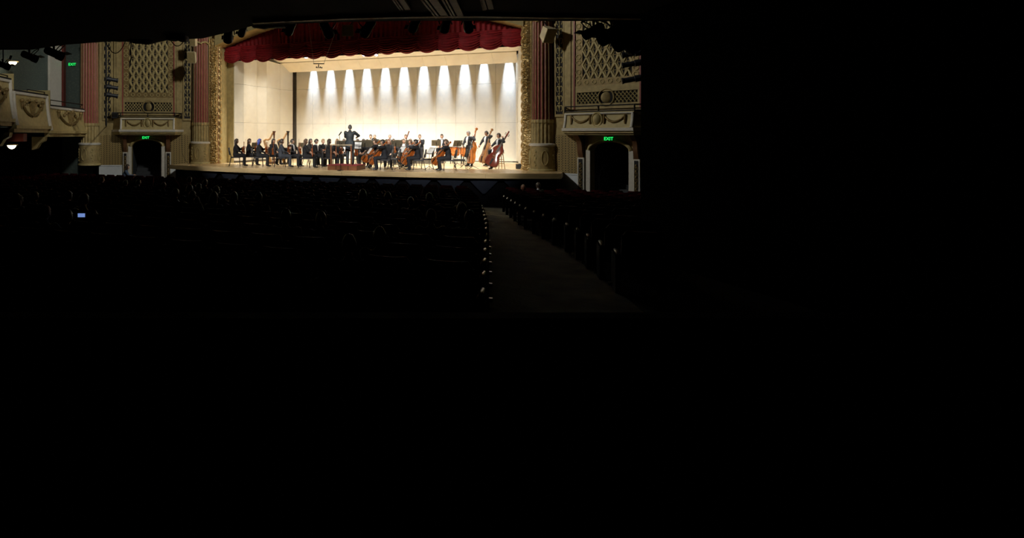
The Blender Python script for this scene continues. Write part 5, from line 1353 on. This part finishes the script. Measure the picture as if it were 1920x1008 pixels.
# ---- back row on a low riser
mb = MB(); a = [Vector((-1.2, 4.2, 0)), Vector((2.9, 4.2, 0)), Vector((2.9, 6.9, 0)), Vector((-1.2, 6.9, 0))]
rs = thing('stage_riser', 'low black-edged riser at the back of the orchestra', 'riser', (0, 0, 0))
mb.loft([[p + Vector((0, 0, .001)) for p in a], [p + Vector((0, 0, .22)) for p in a]]); mb.build('deck', M_stagefl, rs)
mb = MB(); mb.box((-1.2, 4.17, .002), (2.9, 4.2, .2)); mb.build('front_board', M_gap, rs)
def wind(px, Y, ang, who, skin=0, hair='dark', style='short', kind='clarinet', z=.22, female=False, shirt='bow', suit=None):
    p = PY(px, 260, Y); d = (p - CAM).dot(FWD); M = base(px, d, ang, z)
    if kind == 'bassoon':
        j = joints(True, .03, .46, female, .13, (-.05, .30, .98), (.16, .28, .70)); t = make_tube_wind(1.22, .028, .034, mat('bassoon_wood', (.10, .022, .016), .25), 'bassoon'); t.matrix_world = place(M, (.20, .20, .36), (-.36, .08, 1), (0, 1, 0)); tag(t, 'tall dark bassoon slanting above the back row', 'bassoon')
    elif kind == 'trumpet':
        j = joints(True, .0, .46, female, .13, (-.03, .30, 1.10), (.06, .34, 1.12)); t = make_tube_wind(.52, .012, .055, mat('brass', (.75, .52, .2), .2, 1.), 'trumpet', False); t.matrix_world = place(M, (0, .17, 1.13), (0, 1, -.12), (0, 0, 1)); tag(t, 'brass trumpet played by the ' + who, 'trumpet', 'brass instruments')
    else:
        j = joints(True, .02, .46, female, .12, (-.03, .30, .98), (.04, .36, .84)); t = make_tube_wind(.62, .014, .032, M_ebony, 'clarinet'); t.matrix_world = place(M, (0, .14, 1.12), (0, .75, -.75), (0, .7, .7)); tag(t, 'black clarinet played by the ' + who, 'clarinet', 'clarinets')
    person(M, who, j, suit or M_suit, skin, hair, style, shirt, 'musicians'); chair_for(M, 'the ' + who)
wind(695, 4.7, -95, 'dark-haired clarinettist in the back row, left of the pair', 0, 'dark')
wind(702.5, 5.6, -95, 'grey-haired clarinettist in the back row, right of the pair', 0, 'grey', kind='trumpet')
wind(731, 5.4, -98, 'grey-haired wind player in the middle of the back row', 0, 'grey', kind='clarinet')
wind(761, 5.0, -105, 'bassoonist in the back row', 0, 'brown', kind='bassoon')
wind(787, 5.2, -100, 'upright wind player at the right of the back row', 0, 'brown', kind='clarinet')
def seated_plain(px, d, ang, who, z=0., **k):
    M = base(px, d, ang, z); j = joints(True, .05, .46 + k.pop('up', 0), k.get('female', False), .13, k.pop('hl', None), k.pop('hr', None), k.pop('hy', 0), k.pop('hp', 0)); k.pop('female', 0)
    person(M, who, j, group='musicians', **k); return M

# ---- conductor, podium, microphone
pd_c = CW(Lx(650, 27.0), 27.0, 0); rzp = 0.
po = thing('podium', 'wooden conductor podium with red carpeted top', 'podium', (pd_c.x, pd_c.y, 0), rzp)
mb = MB(); mb.box((-.67, -.59, .001), (.67, .59, .21)); mb.build('box', M_podw, po)
mb = MB(); mb.box((-.69, -.61, .20), (.69, .61, .225)); mb.build('carpet_top', M_podc, po)
for x in (-.28, .28): 
    mb = MB(); mb.box((x - .01, -.596, .01), (x + .01, -.59, .2)); mb.build('panel_joint', M_ebony, po)
rail = thing('podium_rail', 'wooden guard rail with pale top bar standing on the podium', 'rail', (pd_c.x, pd_c.y, .225), rzp)
for x in (-.55, .38): mb = MB(); mb.box((x - .03, -.50, 0), (x + .03, -.44, .84)); mb.build('post', M_podw, rail)
mb = MB(); mb.box((-.59, -.51, .84), (.42, -.43, .885)); mb.build('top_bar', mat('rail_pale', (.42, .33, .22), .4), rail)
Mc = Matrix.Translation((0, 0, 0)) @ base(656, 27.0, 78, .225)
jc = joints(False, .04, .46, False, .13, (-.12, .42, 1.14), (.26, .40, 1.20), 0, 0, (-.9, -.3, -.7), (1, -.2, -.3), h=1.03)
person(Mc, 'conductor in a dark suit standing on the podium with his back to the hall', jc, mat('conductor_suit', (.022, .030, .038), .65, var=.2), 1, 'darkgrey', 'short', None, 'musicians', tails=True)
bt = thing('baton', 'thin white baton in the conductor\'s right hand', 'baton', M=place(Mc, (.30, .50, 1.22), (-.3, .9, .15), (0, 0, 1)))
mb = MB(); mb.tube([(0, 0, 0), (0, 0, .34)], [.004, .002], 5); mb.build('shaft', M_shirt, bt); mb = MB(); mb.sphere((0, 0, -.01), (.01, .01, .02), 6, 5); mb.build('grip', M_stool, bt)
sc_M = base(664, 28.1, 258); st_ = PSTAND(sc_M @ Matrix.Translation((0, 0, .28)) @ Matrix.Scale(1.0, 4), 'conductor\'s score on a stand beyond the podium', 'music stand', 'music stands')
st_.matrix_world = base(668, 28.2, 78) @ Matrix.Translation((0, 0, 0)) @ Matrix.Diagonal((1, 1, 1.25, 1))
ms = thing('microphone_stand', 'tall microphone stand in front of the podium', 'microphone stand', PZ(638, 26.3, 0), TH)
mb = MB(); mb.lathe([(.15, .0), (.15, .015), (.03, .03)], 16); mb.build('round_base', M_steel, ms)
mb = MB(); mb.tube([(0, 0, .02), (0, 0, .85), (-.03, 0, 1.48)], .011, 6); mb.build('pole', M_steel, ms)
mb = MB(); mb.tube([(-.03, 0, .84), (-.0, 0, .92)], .02, 8); mb.build('clutch', M_steel, ms)
mb = MB(); mb.capsule((-.06, 0, 1.50), .020, (.04, 0, 1.64), .032, 8); mb.build('microphone', M_steel, ms, 60)

# ---- cellos
def cellist(px, d, ang, who, skin=0, hair='dark', style='short', female=False, shirt=None, hy=0., play=True):
    M = base(px, d, ang)
    j = joints(True, .12, .46, female, .22, (-.16, .16, 1.04), (.20, .48, .78), hy, -.12, (-1, .1, -.4), (1, -.1, -.3), feet=-.06); j['huL'] = Vector((-1, 0, .3)); j['cuL'] = 1.1
    person(M, who, j, M_suit, skin, hair, style, shirt, 'musicians'); chair_for(M, 'the ' + who)
    CELLO(place(M, (.06, .66, .28), (-.17, -.62, .77), (-.45, .65, .5)), 'glossy orange-brown cello held by the ' + who, 'cello', 'cellos')
    BOW(place(M, (.26, .52, .80), (-.85, .15, -.25), (0, -.6, .8)), 'bow held by the ' + who, 'bow', 'bows')
cellist(722, 26.6, 172, 'dark-haired cellist nearest the podium, in front', 1, 'black', 'short', hy=.1)
cellist(707, 28.7, 190, 'brown-haired cellist behind the front one', 0, 'brown', 'short', False, 'plain')
cellist(784, 26.5, 172, 'dark-haired cellist in the middle of the front row', 1, 'black', 'short')
cellist(773, 29.0, 195, 'long-haired cellist behind the middle one', 0, 'brown', 'long', True)
cellist(841, 26.2, 174, 'curly-haired cellist at the right of the front row', 0, 'brown', 'wavy', True)
seated_plain(729, 29.2, -100, 'red-haired player behind the front cellist', suit=M_suit2, skin=0, hair='red', style='wavy', female=True)
chair_for(base(729, 29.2, -100), 'the red-haired player behind the front cellist')

# ---- basses
def bassist(px, d, ang, who, mbody, lab, bottom, top, front, stool=False, skin=0, hair='grey', style='short', L=1.06, shirt='plain', hl=None, hr=None):
    M = base(px, d, ang)
    hl = hl or (-.22, .34, 1.48); hr = hr or (.28, .40, .92)
    if stool: j = joints(True, .08, .74, False, .18, (-.31, .03, 1.40), (-.02, .46, .98), 0, -.1, (-1, .1, -.3), (1, -.2, -.3), feet=.10); j['anL'] = Vector((-.22, .52, .085)); j['toL'] = Vector((-.24, .66, .034)); j['anR'] = Vector((.16, .36, .30)); j['toR'] = Vector((.16, .50, .27))
    else: j = joints(False, .06, .46, False, .13, hl, hr, 0, -.1, (-1, .1, -.3), (1, -.2, -.3))
    person(M, who, j, M_suit, skin, hair, style, shirt, 'musicians', fat=1.08)
    o = make_bowed('bass', L, .44, mbody, .16, 'double_bass'); b = M @ Vector(bottom); t = M @ Vector(top)
    o.matrix_world = frame(b, t - b, (M.to_3x3() @ Vector(front))); tag(o, lab, 'double bass', 'double basses')
    BOW(place(M, (.04, .52, .90), (-.55, .45, -.60), (0, -1, .3)), 'bow held by the ' + who, 'bow', 'bows')
    if stool:
        s_ = thing('bar_stool', 'pale wooden stool under the rightmost bass player', 'stool', M=M)
        mb = MB(); mb.lathe([(.15, .70), (.175, .715), (.175, .735), (.15, .745)], 18); mb.build('seat', M_stool, s_, 50)
        for k in range(4):
            a = pi / 4 + k * pi / 2; mb = MB(); mb.tube([(.11 * cos(a), .11 * sin(a), .71), (.21 * cos(a), .21 * sin(a), 0)], .018, 6); mb.build('leg', M_stool, s_)
        for z in (.25, .42):
            for k in range(4):
                a, b_ = pi / 4 + k * pi / 2, pi / 4 + (k + 1) * pi / 2; r = .21 - .10 * z / .71; mb = MB(); mb.tube([(r * cos(a), r * sin(a), z), (r * cos(b_), r * sin(b_), z)], .011, 5); mb.build('rung', M_stool, s_)
bassist(880, 29.6, 205, 'grey-haired bass player at the left of the three basses', M_bas, 'orange double bass, leftmost of the three', (-.34, .20, .16), (-.30, -.22, 1.80), (.30, 1, 0), skin=0, hl=(-.30, -.02, 1.46), hr=(.0, .42, .92))
bassist(914, 30.0, 200, 'middle bass player half hidden behind his instrument', M_basd, 'pale brown double bass, middle of the three', (-.18, .42, .16), (-.24, -.14, 1.82), (.1, 1, 0), skin=2, hair='black', hl=(-.22, .06, 1.48), hr=(.04, .48, .92))
bassist(938, 27.4, 190, 'bearded bass player seated on a stool at the right end', M_basr, 'dark red double bass with bright reflections, rightmost', (-.30, .66, .18), (-.34, -.32, 1.78), (-.85, .45, .3), True, 1, 'dark')

# ---- harps
def harp(px, d, label, pillar, flip=1):
    M = Matrix.Translation(CW(Lx(px, d), d, 0)) @ Matrix.Rotation(TH, 4, 'Z'); r = thing('harp', label, 'harp', M=M)
    mb = MB(); mb.lathe([(.05, .06), (.07, .10), (.045, .16), (.04, .4), (.038, 1.45), (.055, 1.55), (.05, 1.60), (.085, 1.68), (.09, 1.72)], 14); mb.build('pillar', pillar, r, 50)
    nk = [(0, 0, 1.66), (-.08, 0, 1.60), (-.16, 0, 1.44), (-.24, 0, 1.30), (-.34, 0, 1.26), (-.44, 0, 1.28), (-.52, 0, 1.22)]
    mb = MB(); mb.tube(nk, [.055, .045, .045, .05, .05, .045, .05], 8); mb.build('neck', M_harpg, r, 60)
    mb = MB(); mb.loft([[Vector((-.10, -.19, .10)), Vector((-.10, .19, .10)), Vector((-.26, .14, .10)), Vector((-.26, -.14, .10))], [Vector((-.48, -.055, 1.26)), Vector((-.48, .055, 1.26)), Vector((-.58, .04, 1.22)), Vector((-.58, -.04, 1.22))]]); mb.build('soundbox', M_harpg, r)
    mb = MB(); mb.box((-.30, -.20, .0), (.10, .20, .10)); pb_ = mb.build('pedal_base', pillar, r)
    for i in range(22):
        t = (i + 1) / 23; k = t * 6; a = int(min(5, k)); f = k - a; p = Vector(nk[a]).lerp(Vector(nk[a + 1]), f); q = Vector((-.10 - .38 * t, 0, .12 + 1.14 * t)); mb = MB(); mb.tube([p, q], .0022, 3); mb.build('string', M_bowh, r)
    for i in range(7): mb = MB(); mb.box((-.26 + .05 * i, -.26, .04), (-.24 + .05 * i, -.20, .055)); mb.build('pedal', M_gold, pb_)
harp(514, 32.2, 'left harp with a reddish walnut pillar behind the violins', M_harpd)
harp(540, 31.6, 'right harp with a black pillar behind the violins', M_ebony)
# ---- timpani
for i, (px, d, lab) in enumerate(((853, 32.6, 'copper kettle drum left of its pair behind the cellist'), (873, 31.6, 'copper kettle drum right of its pair beside the basses'))):
    t = thing('kettle_drum', lab, 'drum', PZ(px, d, 0), group='kettle drums')
    mb = MB(); mb.lathe([(.06, .38), (.20, .42), (.32, .55), (.37, .72), (.375, .88)], 24); bw_ = mb.build('bowl', M_copper, t, 60)
    mb = MB(); mb.lathe([(.385, .86), (.40, .87), (.40, .90), (.385, .905)], 24); mb.build('hoop', M_chrome, t, 40)
    mb = MB(); mb.lathe([(.384, .895), (.384, .908)], 24); mb.build('skin', M_skinhead, t, 40)
    for k in range(6):
        a = 2 * pi * k / 6; mb = MB(); mb.tube([(.41 * cos(a), .41 * sin(a), .90), (.40 * cos(a), .40 * sin(a), .55)], .012, 5); mb.build('tension_rod', M_chrome, bw_)
    for k in range(3):
        a = 2 * pi * k / 3; mb = MB(); mb.tube([(.30 * cos(a), .30 * sin(a), .55), (.36 * cos(a), .36 * sin(a), .0)], .02, 6); mb.build('leg', M_steel, t)
Mt = seated_plain(829, 33.0, -118, 'timpanist in a tuxedo on a high stool behind the music stands', up=.24, suit=M_suit, skin=1, hair='black', style='short', shirt='bow', hr=(.10, .38, .92), hl=(-.12, .38, .92))
s_ = thing('drum_stool', 'black round stool under the timpanist', 'stool', M=Mt)
mb = MB(); mb.lathe([(.16, .64), (.18, .66), (.18, .69), (.16, .70)], 16); mb.build('seat', M_chair, s_, 50)
for k in range(3): a = 2 * pi * k / 3; mb = MB(); mb.tube([(.05 * cos(a), .05 * sin(a), .64), (.26 * cos(a), .26 * sin(a), 0)], .014, 6); mb.build('leg', M_steel, s_)

# ---- music stands: the desk's back is what the hall sees
def stand(px, d, ang, lab, z=0., page=False, sc=1.):
    (PSTAND if page else STAND)(base(px, d, ang, z) @ Matrix.Scale(sc, 4), lab, 'music stand', 'music stands')
for px, d, ang, lab, z in ((688, 32.6, -90, 'black music stand in front of the pair of clarinettists', .12), (717, 33.4, -92, 'black music stand in the back row left of centre', .14), (745, 32.8, -95, 'black music stand in the back row beside the bassoonist', .05),
        (757, 31.4, -95, 'low black music stand below the bassoon', -.0), (783, 34.2, -95, 'black music stand before the upright wind player', .16), (818, 31.4, -100, 'wide black music stand left of the timpanist', 0), (857, 29.8, -70, 'wide black music stand between timpanist and basses', 0),
        (869, 28.6, 160, 'music stand turned edge-on left of the orange bass', 0), (886, 27.6, 160, 'music stand turned edge-on in front of the orange bass', 0),
        (672, 29.0, -92, 'black music stand right of the conductor\'s legs', -.0), (684, 28.6, -96, 'second black music stand right of the conductor', -.0), (700, 29.6, -96, 'black music stand behind the brown-haired cellist', -.0), (742, 29.4, -98, 'black music stand behind the empty chairs', -.0), (640, 28.6, -88, 'black music stand behind the podium rail', -.0), (478, 31.8, -60, 'low black music stand among the first violins', -.12), (565, 31.2, -60, 'low black music stand right of the tuxedoed violinist', -.12)):
    stand(px, d, ang, lab, 0, False, .95 if z >= 0 else .85)
stand(690, 26.9, 8, 'stand with white sheet music in front of the first cellist', 0, True, 1.0)
stand(751, 27.4, 20, 'stand with white sheet music in front of the middle cellist', 0, True, 1.05)
stand(805, 26.8, 20, 'stand with white sheet music in front of the curly-haired cellist', 0, True, 1.0)
for px, d, ang, lab in ((737, 27.4, 170, 'empty black chair behind the first cellist'), (741, 28.3, 175, 'second empty black chair behind the first cellist'), (800, 27.6, 172, 'empty black chair behind the middle cellist'), (862, 27.0, 175, 'empty black chair right of the curly-haired cellist')):
    CHAIR(base(px, d, ang), lab, 'chair', CHG)
# ---- small odds and ends
mo = thing('stage_monitor', 'small black wedge loudspeaker on the stage by the right leafage band', 'loudspeaker', PZ(976, 27.4, 0), TH)
mb = MB(); mb.loft([[Vector((-.17, -.12, 0)), Vector((.17, -.12, 0)), Vector((.17, .14, 0)), Vector((-.17, .14, 0))], [Vector((-.17, -.02, .22)), Vector((.17, -.02, .22)), Vector((.17, .14, .22)), Vector((-.17, .14, .22))]]); mb.build('cabinet', M_black, mo)
mb = MB(); mb.loft([[Vector((-.15, -.125, .02)), Vector((.15, -.125, .02)), Vector((.15, -.115, .02)), Vector((-.15, -.115, .02))], [Vector((-.15, -.04, .2)), Vector((.15, -.04, .2)), Vector((.15, -.03, .2)), Vector((-.15, -.03, .2))]]); mb.build('grille', M_fix, mo)
